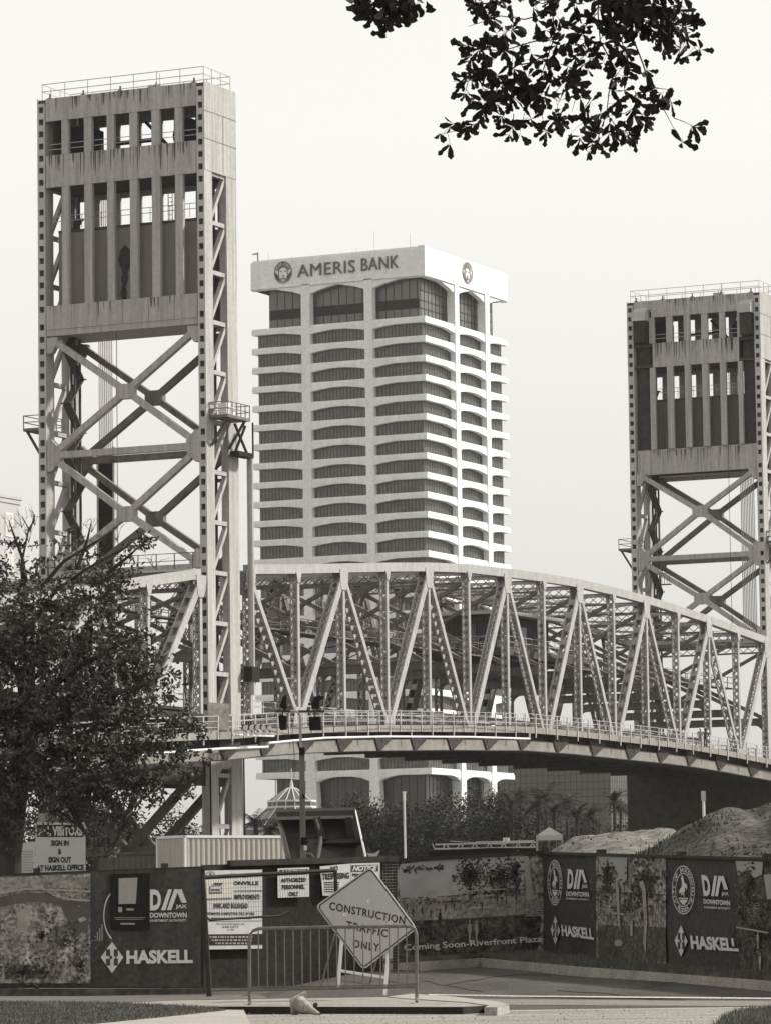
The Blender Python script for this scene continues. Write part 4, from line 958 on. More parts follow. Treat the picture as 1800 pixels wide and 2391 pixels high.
def grass(pts,h,n,seed,hh=.035):
    rn=random.Random(seed); P=[ong(x,y,h) for x,y in pts]; x0=min(p.x for p in P);x1=max(p.x for p in P);y0=min(p.y for p in P);y1=max(p.y for p in P)
    mb=MB(); k=0
    def ins(x,y):
        c=False
        for i in range(len(P)):
            a,b=P[i],P[i-1]
            if (a.y>y)!=(b.y>y) and x<(b.x-a.x)*(y-a.y)/(b.y-a.y)+a.x: c=not c
        return c
    while k<n:
        x=rn.uniform(x0,x1);y=rn.uniform(y0,y1)
        if not ins(x,y): continue
        k+=1; a=rn.uniform(0,6.28); w_=.006; l=hh*rn.uniform(.5,1.4); p=Vc((x,y,gz(y,x)+h-.005)); s=Vc((math.cos(a),math.sin(a),0))*w_
        mb.poly([p-s,p+s,p+Vc((rn.gauss(0,.35)*l,rn.gauss(0,.35)*l,l))])
    tag(mb.build('grass',M_grass),'short rough grass along the bottom edge of the photo' ,'grass',kind='stuff')
grass([(-60,2440),(-60,2339),(250,2342),(430,2349),(500,2354),(530,2358),(400,2372),(200,2392),(100,2440)],.12,26000,1)
grass([(1665,2400),(1690,2375),(1730,2361),(1800,2356),(1900,2352),(1900,2460),(1640,2460)],.12,9000,2,.06)
# ---------------------------------------------------------------- fences
class FPl:
    def __init__(s,xa,Da,xb,Db):
        a=at(xa,2100,Da); b=at(xb,2100,Db); d=(b-a); d.z=0; s.d=d.normalized(); s.n=Vc((s.d.y,-s.d.x,0)); s.a=a
        if s.n.y>0: s.n=-s.n
    def p(s,x,y,off=0): return onp(x,y,s.a+s.n*off,s.n)
    def put(s,off): return lambda x,y: s.p(x,y,off)
F1=FPl(-60,65.8,470,67.2); F2=FPl(470,69,925,72); F3=FPl(925,73.2,1268,74); F4=FPl(1268,74,1830,62.2)
M_ban=mat('banner_fabric',.066,.8,.12,1.2,var2=.2,scale2=12,tint=(1,.97,.9)); M_ink=mat('banner_print',.64,.8,.07,3,tint=(1,.975,.93)); M_inkd=mat('banner_print_dim',.33,.8,.2,6)
M_pr_dark=mat('print_dark_foliage',.075,.85,.75,4,var2=.5,scale2=14); M_pr_mid=mat('print_mid',.24,.85,.4,4,var2=.25,scale2=16); M_pr_light=mat('print_light',.34,.85,.14,1.5,tint=(1,.98,.94)); M_pr_mott=mat('print_mottled',.24,.85,.8,5,var2=.6,scale2=18)
M_postm=mat('fence_steel',.045,.6,.3,6)
def grid_quad(pl,x0,x1,ty,by,off,nx,ny,wob=.005,seed=0):
    mb=MB(); rn=random.Random(seed)
    for i in range(nx+1):
        x=x0+(x1-x0)*i/nx
        for j in range(ny+1):
            t=j/ny; y=ty(x)+(by(x)-ty(x))*t; w_=wob*(math.sin(x*.09+seed)*math.sin(t*5+x*.03))
            mb.v.append(pl.p(x,y,off+w_))
    for i in range(nx):
        for j in range(ny): a=i*(ny+1)+j; mb.f.append((a,a+ny+1,a+ny+2,a+1))
    return mb
lin=lambda xa,ya,xb,yb: (lambda x: ya+(yb-ya)*(x-xa)/(xb-xa))
def polyp(mb,pl,pts,off): mb.poly([pl.p(x,y,off) for x,y in pts]); return mb
def blobs(mb,pl,cx,cy,rx,ry,n,off,seed,s=3,top=0):
    rn=random.Random(seed)
    for k in range(n):
        a=rn.uniform(0,6.283); q=min(1.3,abs(rn.gauss(0,.62))); x=cx+math.cos(a)*q*rx; y=cy+math.sin(a)*q*ry; r=s*.72*rn.uniform(.4,1.2); m_=rn.randint(4,6); ph=rn.uniform(0,6)
        mb.poly([pl.p(x+r*math.cos(ph+6.283*i/m_),y+r*rn.uniform(.6,1.2)*math.sin(ph+6.283*i/m_),off) for i in range(m_)])
def figure(mb,pl,x,y,h,off,lean=0):
    w_=h*.13
    for pts in ([(-.5,-.82),(.5,-.82),(.55,-.45),(.25,-.42),(-.3,-.42),(-.6,-.5)],[(-.35,-.44),(-.02,-.44),(-.1,0),(-.35,0)],[(.0,-.44),(.35,-.44),(.45+lean,0),(.2+lean,0)],[(-.22,-1),(.22,-1),(.25,-.88),(0,-.84),(-.25,-.88)]):
        mb.poly([pl.p(x+a*w_,y+b*h,off) for a,b in pts])
def dia(mb,q,put,bold=.035):
    (x0,y0),(x1,y1),(x2,y2),(x3,y3)=q; mb.mark()
    def fn(a,b):
        b=1-b; xt=x0+(x1-x0)*a; yt=y0+(y1-y0)*a; xb=x3+(x2-x3)*a; yb=y3+(y2-y3)*a; return put(xt+(xb-xt)*b,yt+(yb-yt)*b)
    lay(mb,glyphs('D',.05),lambda a,b: fn(a*.30,b))
    for P in ([(.30,0),(.42,0),(.60,1),(.50,1)],[(.46,0),(.58,0),(.78,1),(.66,1)],[(.80,1),(.86,1),(1,.34),(.86,.34),(.74,.86)]): mb.poly([fn(a,b) for a,b in P])
def diamond(mb,md,cx,cy,rx,ry,put,put2,sl=0):
    f=lambda a,b,p: p(cx+a*rx,cy-b*ry+a*rx*sl); mb.mark(); md.mark()
    mb.poly([f(0,1,put),f(1,0,put),f(0,-1,put),f(-1,0,put)])
    for x0,x1,y0,y1 in ((-.52,-.16,.08,.52),(-.52,-.16,-.52,-.08),(.16,.52,.08,.52),(.16,.52,-.52,-.08),(-.2,.0,-.1,.1),(.28,.4,-.12,.12)):
        md.poly([f(x0,y0,put2),f(x1,y0,put2),f(x1,y1,put2),f(x0,y1,put2)])
def seal(mb,cx,cy,rx,ry,put,sl=0,text=True):
    f=lambda a,b: put(cx+a*rx,cy-b*ry+a*rx*sl); mb.mark()
    def annulus(r0,r1,k=40):
        for i in range(k):
            t0=2*math.pi*i/k; t1=2*math.pi*(i+1)/k
            mb.poly([f(r0*math.cos(t0),r0*math.sin(t0)),f(r1*math.cos(t0),r1*math.sin(t0)),f(r1*math.cos(t1),r1*math.sin(t1)),f(r0*math.cos(t1),r0*math.sin(t1))])
    annulus(.955,1.0); annulus(.66,.70)
    def arc(s,a0,a1,flip=False):
        for i,ch in enumerate(s):
            if ch==' ': continue
            t=math.radians(a0+(a1-a0)*(i+.5)/len(s)); g=glyphs(ch,.02)
            er=(math.cos(t),math.sin(t)); et=(math.sin(t),-math.cos(t))
            if flip: er=(-er[0],-er[1]); et=(-et[0],-et[1])
            ww=.085 if ch!='I' else .03
            lay(mb,g,lambda a,b:f(.825*math.cos(t)+et[0]*(a-.5)*ww*2+er[0]*(b-.5)*.17,.825*math.sin(t)+et[1]*(a-.5)*ww*2+er[1]*(b-.5)*.17))
    arc('CITY OF JACKSONVILLE',218,-38); arc('FLORIDA',238,302,True)
    horse=[(-.30,.02),(-.16,.12),(-.12,.30),(-.20,.48),(-.12,.62),(-.02,.54),(.04,.42),(.10,.30),(.26,.26),(.34,.12),(.30,-.02),(.22,.08),(.12,.10),(.14,-.04),(.06,-.14),(.12,-.26),(.02,-.28),(-.02,-.14),(-.08,-.06),(-.10,-.22),(-.18,-.26),(-.2,-.1),(-.34,-.16),(-.38,-.04)]
    # fan-triangulated in convex pieces
    for P in ([0,1,2,20,21,22][0:0],): pass
    mb.poly([f(a,b) for a,b in horse])
    mb.poly([f(-.4,-.32),f(.4,-.32),f(.4,-.37),f(-.4,-.37)]); mb.poly([f(-.32,-.40),f(.36,-.40),f(.30,-.50),f(.16,-.52),f(.12,-.62),f(-.04,-.60),f(-.3,-.48)])
    for sx in (-.55,.55): mb.poly([f(sx-.03,-.5),f(sx+.03,-.5),f(sx+.03,-.56),f(sx-.03,-.56)])
# -- left fence
t1=lin(0,2045,470,2027); b1=lin(0,2302,470,2304)
f1=thing('banner_fence',F1.p(200,2304),'left run of dark printed banner fence with an aerial view print and white company lettering','fence','construction banner fences')
grid_quad(F1,-60,470,t1,b1,0,60,8,seed=1).build('banner',M_ban,f1)
o_=.022
m1=grid_quad(F1,-60,212,lambda x:t1(x)+3,lambda x:2296,o_,30,8,seed=1); m1.build('printed_view',M_pr_mott,f1)
q=MB(); polyp(q,F1,[(-60,2052),(212,2048),(212,2074),(110,2073),(50,2076),(-60,2100)],o_+.008); q.build('printed_view',M_pr_mid,f1)
q=MB(); polyp(q,F1,[(-60,2112),(20,2090),(60,2084),(105,2086),(150,2102),(212,2108),(205,2180),(170,2170),(140,2110),(90,2105),(40,2110),(-60,2130)],o_+.012); q.build('printed_view',mat('print_river',.10,.85,.15,2),f1)
q=MB()
for pts in ([(-60,2098),(20,2083),(60,2076),(105,2076),(125,2090),(160,2100),(210,2103)],[(110,2077),(160,2080),(212,2082)],[(34,2095),(40,2130),(30,2165)],[(70,2120),(45,2150),(60,2180),(30,2230)]):
    for (a,b),(c,d) in zip(pts,pts[1:]): polyp(q,F1,[(a,b-2.2),(c,d-2.2),(c,d+1.5),(a,b+1.5)],o_+.018)
polyp(q,F1,[(182,2145),(198,2140),(203,2148),(188,2154)],o_+.018); polyp(q,F1,[(40,2130),(72,2120),(72,2160),(60,2175),(42,2180)],o_+.014)
blobs(q,F1,60,2165,70,45,120,o_+.02,3,3); blobs(q,F1,100,2230,80,50,110,o_+.02,4,3); blobs(q,F1,20,2062,80,12,60,o_+.02,9,4); blobs(q,F1,90,2200,110,90,420,o_+.021,39,1.7)
q.build('printed_view',M_inkd,f1)
q=MB(); blobs(q,F1,150,2195,60,50,170,o_+.026,5,5); blobs(q,F1,50,2270,100,26,260,o_+.026,6,6); blobs(q,F1,190,2250,20,50,90,o_+.026,7,5); blobs(q,F1,100,2185,14,14,40,o_+.027,8,5); q.build('printed_view',M_pr_dark,f1)
q=MB(); polyp(q,F1,[(190,2190),(205,2110),(215,2050),(470,2031),(470,2300),(200,2300)],o_+.009) if False else None
pt=F1.put(o_+.01); q=MB(); qd=MB()
dia(q,[(351,2077),(437,2076),(437,2124),(351,2126)],pt); textq(q,'JAX',rect(411,2112,437,2123),pt,.03); textq(q,'DOWNTOWN',rect(351,2131,437,2143,-.005),pt,.03); textq(q,'INVESTMENT AUTHORITY',rect(351,2147,436,2152.5,-.01),pt,.02)
textq(q,'HASKELL',[(296,2219),(450,2217),(451,2249),(296,2251)],pt,.045,0,1.0); diamond(q,qd,262.5,2235.5,26.5,36.5,pt,F1.put(o_+.016))
# partial round seal beside the poster
for i in range(12):
    a0=math.radians(112+i*11); a1=math.radians(112+(i+1)*11); f=lambda r,a:pt(276+34*r*math.cos(a),2138-62*r*math.sin(a))
    q.poly([f(.93,a0),f(1,a0),f(1,a1),f(.93,a1)])
q.build('lettering',M_ink,f1); qd.build('logo_cutouts',M_ban,f1)
q=MB(); 
for i in range(6): polyp(q,F1,[(238-i*5.5,2150+i*9+8),(241-i*5.5,2150+i*9+8),(241-i*5.5,2197),(238-i*5.5,2197)],o_+.011)
q.build('printed_building',M_inkd,f1)
po=thing('poster',F1.p(304,2171,.1),'black poster with a blank white square notice tied to the left banner fence','poster')
q=MB(); q.prism([F1.p(259,2041,.05),F1.p(350,2038,.05),F1.p(350,2171,.05),F1.p(259,2170,.05)],F1.n*.006); q.build('backing',M_black,po)
q=MB(); polyp(q,F1,[(278,2051),(322,2049),(318,2110),(278,2111)],.06); q.build('white_notice',mat('paper',.34,.7,.1,6),po)
q=MB(); 
for (x0,x1,y) in ((268,340,2142),(270,336,2146)): polyp(q,F1,[(x0,y),(x1,y),(x1,y+1.2),(x0,y+1.2)],.06)
polyp(q,F1,[(277,2118),(286,2118),(286,2130),(277,2130)],.06); polyp(q,F1,[(296,2121),(313,2121),(313,2126),(296,2126)],.06); polyp(q,F1,[(282,2155),(316,2155),(316,2159),(282,2159)],.06)
q.build('small_print',M_inkd,po)
q=MB(); q.bar(F1.p(-60,t1(-60)-1,-.03),F1.p(478,t1(478)-1,-.03),.05,.045); q.mark(); q.bar(F1.p(-60,2304,-.02),F1.p(478,2306,-.02),.04,.03); q.build('rail',M_postm,f1)
for x in (-10,87,385,475):
    q=MB(); q.tube([F1.p(x,2310,-.05),F1.p(x,t1(x)-3,-.05)],.035,8); p=q.build('fence_post',M_postm,f1)
    if x!=475: MB().bar(F1.p(x-6,t1(x)-7,-.04),F1.p(x+6,t1(x)-7,-.04),.12,.10).build('cap',M_postm,p)
kb=MB(); kb.prism([F1.p(-60,2309,.25),F1.p(482,2309,.25),F1.p(482,2332,.25),F1.p(-60,2332,.25)],F1.n*-.35); tag(kb.build('barrier_beam',mat('dark_timber',.07,.9,.3,2,(.3,1,1),var2=.3)),'long low dark timber beam along the foot of the left banner fence','beam')
MB().prism([F1.p(485,2315,.4),F1.p(489,2315,.4),F1.p(489,2347,.4),F1.p(485,2347,.4)],F1.n*-.03)
sk=MB().prism([F1.p(484.5,2316,.4),F1.p(488.5,2316,.4),F1.p(489,2346,.4),F1.p(485,2346,.4)],F1.n*-.03); tag(sk.build('marker_stake',M_wpaint),'short white stake in the ground beside the loose gate leaf','stake')
# -- middle run with signs
t2=lin(535,2016,925,2005); 
f2=thing('banner_fence',F2.p(700,2290),'middle run of plain dark screen fence carrying the notices behind the crowd barrier','fence','construction banner fences')
grid_quad(F2,470,888,lambda x:t2(x)+2,lambda x:2306,0,40,8,seed=2).build('screen',mat('screen_fabric',.034,.85,.2,1.5,var2=.25,scale2=14),f2)
q=MB(); q.bar(F2.p(535,t2(535),.04),F2.p(928,t2(928),.04),.07,.10); q.mark(); q.bar(F2.p(470,2306,-.02),F2.p(925,2300,-.02),.04,.03); q.build('rail',M_postm,f2)
q=MB(); x=888
while x<930: q.bar(F2.p(x,2008,-.02),F2.p(x,2290,-.02),.006,.006); x+=7
y=2012
while y<2290: q.bar(F2.p(886,y,-.02),F2.p(930,y-.5,-.02),.006,.006); y+=7
q.build('wire_mesh',M_inkd,f2)
for x in (537,889,922):
    q=MB(); q.tube([F2.p(x,2300,-.05),F2.p(x,t2(x)-5,-.05)],.04,8); q.build('fence_post',M_postm,f2)
def board(name,pl,quad,off,label,mt,th=.01):
    (a,b,c,d)=quad; t=thing(name,pl.p(*c,off),label,'sign'); q=MB(); q.prism([pl.p(*k,off) for k in quad],pl.n*-th); q.build('board',mt,t); return t
M_signw=mat('sign_face',.55,.6,.08,5,tint=(1,.98,.94)); M_txt=mat('sign_text',.035,.6,.1,5)
c=lambda X,Y:(440+X/2.973,1980+Y/2.973)
cR=lambda x0,y0,x1,y1,dy=0:[c(x0,y0),c(x1,y0+dy),c(x1,y1+dy),c(x0,y1)]
s1=board('notice_sign',F2,cR(85,158,515,706,-8),.09,'large white city project sign with black lettering and a dark band near its foot',M_signw)
pp=F2.put(.095); q=MB()
textq(q,'CITY OF',cR(285,178,425,205),pp,.03); textq(q,'JACKSONVILLE',cR(185,230,490,265),pp,.04); textq(q,'IMPROVEMENTS',cR(322,322,497,358),pp,.03); textq(q,'PARK AND BULKHEAD',cR(178,383,415,420),pp,.035); textq(q,'ESTIMATED COMPLETION: FALL OF 2023',cR(130,446,462,466),pp,.03)
textq(q,'For more information, call',cR(200,520,390,534),pp,.01); textq(q,'630-CITY',cR(240,540,355,554),pp,.01); textq(q,'or visit',cR(272,560,320,572),pp,.01)
q.poly([pp(*k) for k in cR(90,298,515,303,-4)]); q.poly([pp(*k) for k in cR(92,508,515,511,-4)]); q.poly([pp(*k) for k in cR(90,600,515,676,-4)]); q.poly([pp(*k) for k in cR(160,484,440,492)])
seal(q,*c(155,190),12,10,pp)
q.build('lettering',M_txt,s1)
q=MB(); p2=F2.put(.1)
rn=random.Random(8)
for y,xa,xb in ((612,150,450),(634,165,445),(656,190,410)):
    x=xa
    while x<xb: w_=rn.uniform(8,30); q.poly([p2(*k) for k in cR(x,y,min(x+w_,xb),y+12)]); x+=w_+7
q.build('small_print',M_inkd,s1)
s=board('notice_sign',F2,cR(115,212,316,352,-8),.11,'bright white sticker board covering the left of the city project sign',mat('bright_paper',.62,.6,.05,5))
q=MB(); pq=F2.put(.115); textq(q,'ALCOVE'[:0] or 'AUDIO',cR(180,240,240,258),pq,.05) if False else None
q.poly([pq(*k) for k in cR(148,265,236,318,-4)]); q.build('panel',mat('grey_patch',.2,.6,.2,5),s)
q=MB(); q.poly([F2.put(.12)(*k) for k in cR(156,272,228,306,-4)]); q.build('panel_centre',M_signw,s)
q=MB(); [q.poly([F2.put(.124)(*k) for k in cR(x,y,x+w_,y+h)]) for x,y,w_,h in ((180,242,14,14),(197,242,14,14),(214,242,12,14),(229,242,10,14),(165,284,12,14),(182,286,40,9))]; q.build('small_print',M_txt,s)
s=board('notice_sign',F2,cR(622,142,840,346,-8),.09,'white notice reading AUTHORIZED PERSONNEL ONLY on the dark screen',M_signw)
q=MB(); q.poly([pp(*k) for k in cR(634,152,830,188,-7)]); textq(q,'AUTHORIZED',cR(643,210,818,240,-5),pp,.045); textq(q,'PERSONNEL',cR(651,256,810,288,-4),pp,.045); textq(q,'ONLY',cR(698,303,768,335),pp,.045); q.build('lettering',M_txt,s)
q=MB(); textq(q,'NOTICE',cR(645,156,820,184,-6),p2,.05,.3); q.build('heading',M_signw,s)
s=board('notice_sign',F2,[c(915,128),c(1128,108),c(1130,330),c(935,332)],.09,'pale notice reading NO TRESPASSING partly behind the orange diamond sign'.replace('orange ',''),M_signw)
q=MB(); textq(q,'NO',cR(990,126,1040,165,-4),pp,.04); textq(q,'TRESPASSING',[c(930,178),c(1118,168),c(1118,212),c(930,222)],pp,.04)
for y in (236,252,268,284,300):
    q.poly([pp(*k) for k in cR(945,y,1050,y+6)])
q.build('lettering',M_txt,s)
s=board('notice_sign',F2,cR(1130,108,1330,300,-6),.095,'small notice with a black heading right of the no trespassing notice',M_signw)
q=MB(); q.poly([F2.put(.1)(*k) for k in cR(1134,120,1318,166,-5)]); textq(q,'PERSONNEL',cR(1140,176,1300,200),F2.put(.1),.04); q.build('lettering',M_txt,s)
q=MB(); textq(q,'NOTICE',cR(1140,124,1312,162,-5),F2.put(.105),.05,.3); q.build('heading',M_signw,s)
# loose gate leaf
G=FPl(470,62.0,790,63.2); gt=thing('gate_leaf',G.p(600,2345),'loose chain link gate leaf leaning in front of the city project sign','gate')
q=MB(); gp=lambda X,Y:G.p(*c(X,Y))
q.tube([gp(150,1068),gp(100,195)],.042,8); q.tube([gp(100,205),gp(1020,156)],.03,8); q.tube([gp(1020,150),gp(1026,300)],.03,8); q.tube([gp(118,470),gp(150,500),gp(640,470),gp(700,440)],.02,6); q.tube([gp(150,1066),gp(430,1025)],.025,6)
q.build('frame',M_postm,gt)
q=MB(); X=125
while X<1015: q.bar(gp(X,205-(X-100)*.05),gp(X+10,495),.0045,.0045); X+=17
Y=220
while Y<490: q.bar(gp(105,Y),gp(1020 if Y<290 else 640,Y-45 if Y<290 else Y-25),.0035,.0035); Y+=34
q.build('wire_mesh',M_postm,gt)
# -- coming soon run
f3=thing('banner_fence',F3.p(1085,2240),'banner fence with a printed park scene reading Coming Soon-Riverfront Plaza','fence','construction banner fences')
t3=lin(925,2010,1245,1992); b3=lin(925,2254,1245,2226)
grid_quad(F3,925,1268,t3,b3,0,40,8,seed=3).build('banner',M_pr_mott,f3)
pt=F3.put(.02); Pp=lambda pts,o=.02: [F3.p(x,y,o) for x,y in pts]
q=MB(); q.poly(Pp([(926,2046),(935,2018),(1080,2000),(1223,1996),(1223,2075),(1120,2085),(1040,2092),(935,2097)])); q.build('printed_sky',M_pr_light,f3)
q=MB(); q.poly(Pp([(926,2150),(1040,2142),(1262,2135),(1255,2225),(926,2250)],.018)); q.build('printed_lawn',M_pr_dark,f3)
q=MB(); q.poly(Pp([(928,2099),(1223,2092),(1223,2135),(1090,2144),(928,2152)],.022)); q.build('printed_plaza',M_pr_mid,f3)
q=MB(); q.poly(Pp([(986,2070),(992,2070),(993,2098),(987,2098)],.024)); q.poly(Pp([(998,2080),(1018,2078),(1022,2097),(999,2098)],.024)); q.poly(Pp([(956,2091),(985,2091),(985,2099),(956,2099)],.024)); q.poly(Pp([(1048,2056),(1056,2055),(1056,2085),(1048,2085)],.024))
q.build('printed_skyline',M_inkd,f3)
q=MB(); blobs(q,F3,1098,2043,30,36,760,.026,11,4); blobs(q,F3,1165,2048,36,38,900,.026,12,4); blobs(q,F3,1200,2040,20,44,330,.026,13,4); blobs(q,F3,1060,2050,8,12,40,.026,19,3)
for x in (1097,1160,1180,1205): q.poly(Pp([(x-1.5,2060),(x+1.5,2060),(x+2,2112),(x-2,2112)],.027))
blobs(q,F3,1060,2105,120,9,200,.027,14,3.5); blobs(q,F3,1010,2192,20,26,60,.027,15,6); blobs(q,F3,1230,2190,30,22,70,.027,16,6)
for i in range(26):
    rn=random.Random(i); x=930+rn.random()*105; blobs(q,F3,x,2022+(rn.random())*16*(1-(x-930)/150),5,5,5,.028,i+40,4)
q.build('printed_trees',M_pr_dark,f3)
q=MB()
for x,y,h in ((1027,2168,46),(985,2138,24),(1006,2140,20),(964,2140,22),(1040,2128,18),(1060,2126,20),(1120,2194,50),(1125,2130,22),(950,2125,16),(1075,2124,18),(1095,2120,15)): figure(q,F3,x,y,h,.031,.2)
q.build('printed_figures',M_txt,f3)
q=MB()
for x,y,h in ((1096,2200,52),(1112,2198,48),(1200,2135,38),(1178,2112,24),(1165,2112,22),(1043,2137,20),(1015,2134,16)): figure(q,F3,x,y,h,.032,-.2)
q.poly(Pp([(1222,1998),(1233,1999),(1246,2100),(1228,2104)],.03)); q.poly(Pp([(1100,2117),(1150,2115),(1153,2120),(1100,2123)],.03))
for (a,b) in (((1100,2112),(1108,2095)),((1108,2095),(1150,2090)),((1150,2090),(1153,2112)),((1070,2088),(1110,2078)),((1110,2078),(1180,2076))):
    q.poly(Pp([(a[0],a[1]-1.3),(b[0],b[1]-1.3),(b[0],b[1]+1.3),(a[0],a[1]+1.3)],.033))
for i in range(7): q.poly(Pp([(1225,2104+i*5.5),(1268,2101+i*5.8),(1268,2103.4+i*5.8),(1225,2106.4+i*5.5)],.033))
blobs(q,F3,1090,2110,140,16,300,.033,61,1.6); blobs(q,F3,1100,2170,150,40,160,.034,62,1.2); blobs(q,F3,1150,2045,70,40,160,.034,63,1.3); q.build('printed_highlights',M_inkd,f3)
q=MB(); textq(q,'Coming Soon-Riverfront Plaza',[(942,2205),(1263,2185),(1265,2203),(945,2224)],pt if False else F3.put(.04),.012); q.build('lettering',M_ink,f3)
q=MB(); q.bar(F3.p(925,t3(925)-1,.03),F3.p(1268,t3(1268)-1,.03),.06,.06); q.mark(); q.bar(F3.p(925,2256,.0),F3.p(1268,2228,.0),.04,.03); q.build('rail',M_postm,f3)
for x in (925,1085,1266):
    q=MB(); q.tube([F3.p(x,b3(x)+4,-.06),F3.p(x,t3(x)-3,-.06)],.04,8); q.build('fence_post',M_postm,f3)
# -- right run
f4=thing('banner_fence',F4.p(1530,2270),'right run of dark banner fence with two round city seals and white company lettering','fence','construction banner fences')
t4=lin(1245,1992,1800,2007); b4=lin(1245,2228,1800,2283)
grid_quad(F4,1266,2150,t4,b4,0,70,8,seed=4).build('banner',M_ban,f4)
grid_quad(F4,1391,1554,lambda x:t4(x)+3,lambda x:b4(x)-4,.02,24,8,seed=4).build('printed_view',M_pr_mott,f4)
grid_quad(F4,1722,1850,lambda x:t4(x)+3,lambda x:b4(x)-4,.02,14,8,seed=4).build('printed_view',M_pr_dark,f4)
Pp=lambda pts,o=.035: [F4.p(x,y,o) for x,y in pts]
q=MB(); q.poly(Pp([(1396,1999),(1463,2002),(1462,2060),(1450,2068),(1440,2035),(1420,2020),(1405,2030)])); q.poly(Pp([(1716,2010),(1780,2012),(1778,2042),(1760,2050),(1742,2030),(1722,2045)])); q.poly(Pp([(1782,2042),(1850,2040),(1850,2090),(1790,2100)])); q.build('printed_sky',M_pr_light,f4)
q=MB(); q.poly(Pp([(1394,2160),(1552,2165),(1555,2245),(1396,2236)],.036)); q.build('printed_lawn',mat('print_lawn2',.10,.85,.4,4,var2=.3,scale2=10),f4)
q=MB(); blobs(q,F4,1415,2055,20,50,160,.045,21,5); blobs(q,F4,1500,2060,45,55,330,.045,22,5); blobs(q,F4,1470,2125,75,30,220,.045,23,4); blobs(q,F4,1745,2080,20,60,160,.045,24,5); blobs(q,F4,1770,2180,50,60,180,.045,25,6); q.build('printed_trees',M_pr_dark,f4)
q=MB()
for pts in ([(1436,2060),(1440,2058),(1444,2075),(1446,2160),(1442,2160)],[(1490,2060),(1500,2055),(1506,2075),(1510,2150),(1503,2150),(1498,2080)],[(1418,2120),(1430,2130),(1455,2132),(1457,2136),(1428,2135)],[(1470,2150),(1476,2150),(1476,2185),(1470,2185)],[(1492,2120),(1508,2120),(1508,2124),(1492,2124)],[(1490,2120),(1494,2120),(1494,2145),(1490,2145)],[(1505,2145),(1510,2145),(1506,2230),(1500,2200)],[(1718,2163),(1792,2176),(1792,2180),(1718,2167)]): q.poly(Pp(pts,.05))
q.poly([F4.p(1443+10*math.cos(t*.52),2202+8*math.sin(t*.52),.05) for t in range(12)]); blobs(q,F4,1475,2135,72,40,330,.051,26,1.8); blobs(q,F4,1475,2060,75,50,160,.051,36,1.5); blobs(q,F4,1475,2205,72,34,90,.051,37,1.3); blobs(q,F4,1760,2120,40,80,200,.051,38,1.8); 
for x,y,h in ((1446,2175,22),(1768,2215,40),(1773,2265,40),(1520,2160,18)): figure(q,F4,x,y,h,.052)
q.build('printed_highlights',M_inkd,f4)
pt=F4.put(.035); q=MB(); qd=MB()
seal(q,1594.5,2078,26.5,57,pt,.04); seal(q,1294.5,2061,17,53,pt,.03)
dia(q,[(1636,2043),(1697,2046),(1699,2093),(1642,2092)],pt); textq(q,'JAX',[(1683,2083),(1700,2084),(1700,2093.5),(1684,2092.5)],pt,.03)
textq(q,'DOWNTOWN',[(1641,2099),(1703,2103),(1704,2115),(1642,2110)],pt,.035); textq(q,'INVESTMENT AUTHORITY',[(1643,2116),(1704,2119),(1704,2124),(1643,2121)],pt,.02)
textq(q,'HASKELL',[(1610,2184),(1719,2191),(1724,2222),(1613,2216)],pt,.045,0,1.0); diamond(q,qd,1589,2197,15,37,pt,F4.put(.042),.06)
dia(q,[(1325,2029),(1366,2031),(1371,2077),(1323,2075)],pt); textq(q,'JAX',[(1357,2065),(1371,2066),(1371,2076),(1357,2075)],pt,.03)
textq(q,'DOWNTOWN',[(1321,2081),(1373,2083),(1374,2095),(1321,2092)],pt,.035); textq(q,'INVESTMENT AUTHORITY',[(1321,2096),(1374,2099),(1374,2103),(1321,2100)],pt,.02)
textq(q,'HASKELL',[(1309,2159),(1383,2168),(1386,2195),(1311,2185)],pt,.045,0,1.0); diamond(q,qd,1295.5,2172,11,34,pt,F4.put(.042),.08)
q.build('lettering',M_ink,f4); qd.build('logo_cutouts',M_ban,f4)
q=MB(); q.bar(F4.p(1266,t4(1266)-1,.03),F4.p(2150,t4(2150)-1,.03),.05,.05); 
for i in range(12): 
    x=1268+i*47; q.bar(F4.p(x,2074+(x-1245)*.05,.03),F4.p(x+48,2074+(x+48-1245)*.05,.03),.012,.012)
q.build('rail',M_postm,f4)
for x in (1270,1403,1590,1790,1980,2145):
    q=MB(); q.tube([F4.p(x,b4(x)+4,-.05),F4.p(x,t4(x)-4,-.05)],.04,8); p=q.build('fence_post',M_postm,f4); MB().bar(F4.p(x-4,t4(x)-6,-.03),F4.p(x+4,t4(x)-6,-.03),.12,.1).build('cap',M_postm,p)
# verge and kerb of the right run
ct=[(1120,2237),(1240,2247.6),(1358,2258),(1536,2271),(1800,2291),(1880,2298)]; cb=[(1120,2258),(1240,2268),(1341,2279.5),(1532,2291),(1654,2301),(1800,2315),(1880,2322)]
def interp(T,x):
    for (a,b),(c_,d) in zip(T,T[1:]):
        if a<=x<=c_: return b+(d-b)*(x-a)/(c_-a)
    return T[-1][1] if x>T[-1][0] else T[0][1]
kerb=MB(); ver=MB(); X=list(range(880,1881,20)); top=[];bot=[];ft=[]
for x in X:
    yb=interp(cb,x) if x>=1120 else 2258+(1120-x)*.065; p=ong(x,yb); 
    yt=interp(ct,x) if x>=1120 else 2237+(1120-x)*.06; t=at(x,yt,p.y+.03); bot.append(Vc((p.x,p.y,p.z-.05))); top.append(t)
    bk=t+Vc((.02,.16,0)); f_=(F4.p(x,b4(x)-4) if x>=1268 else F3.p(x,b3(x)-4)); ft.append((bk,f_+Vc((0,.15,0))))
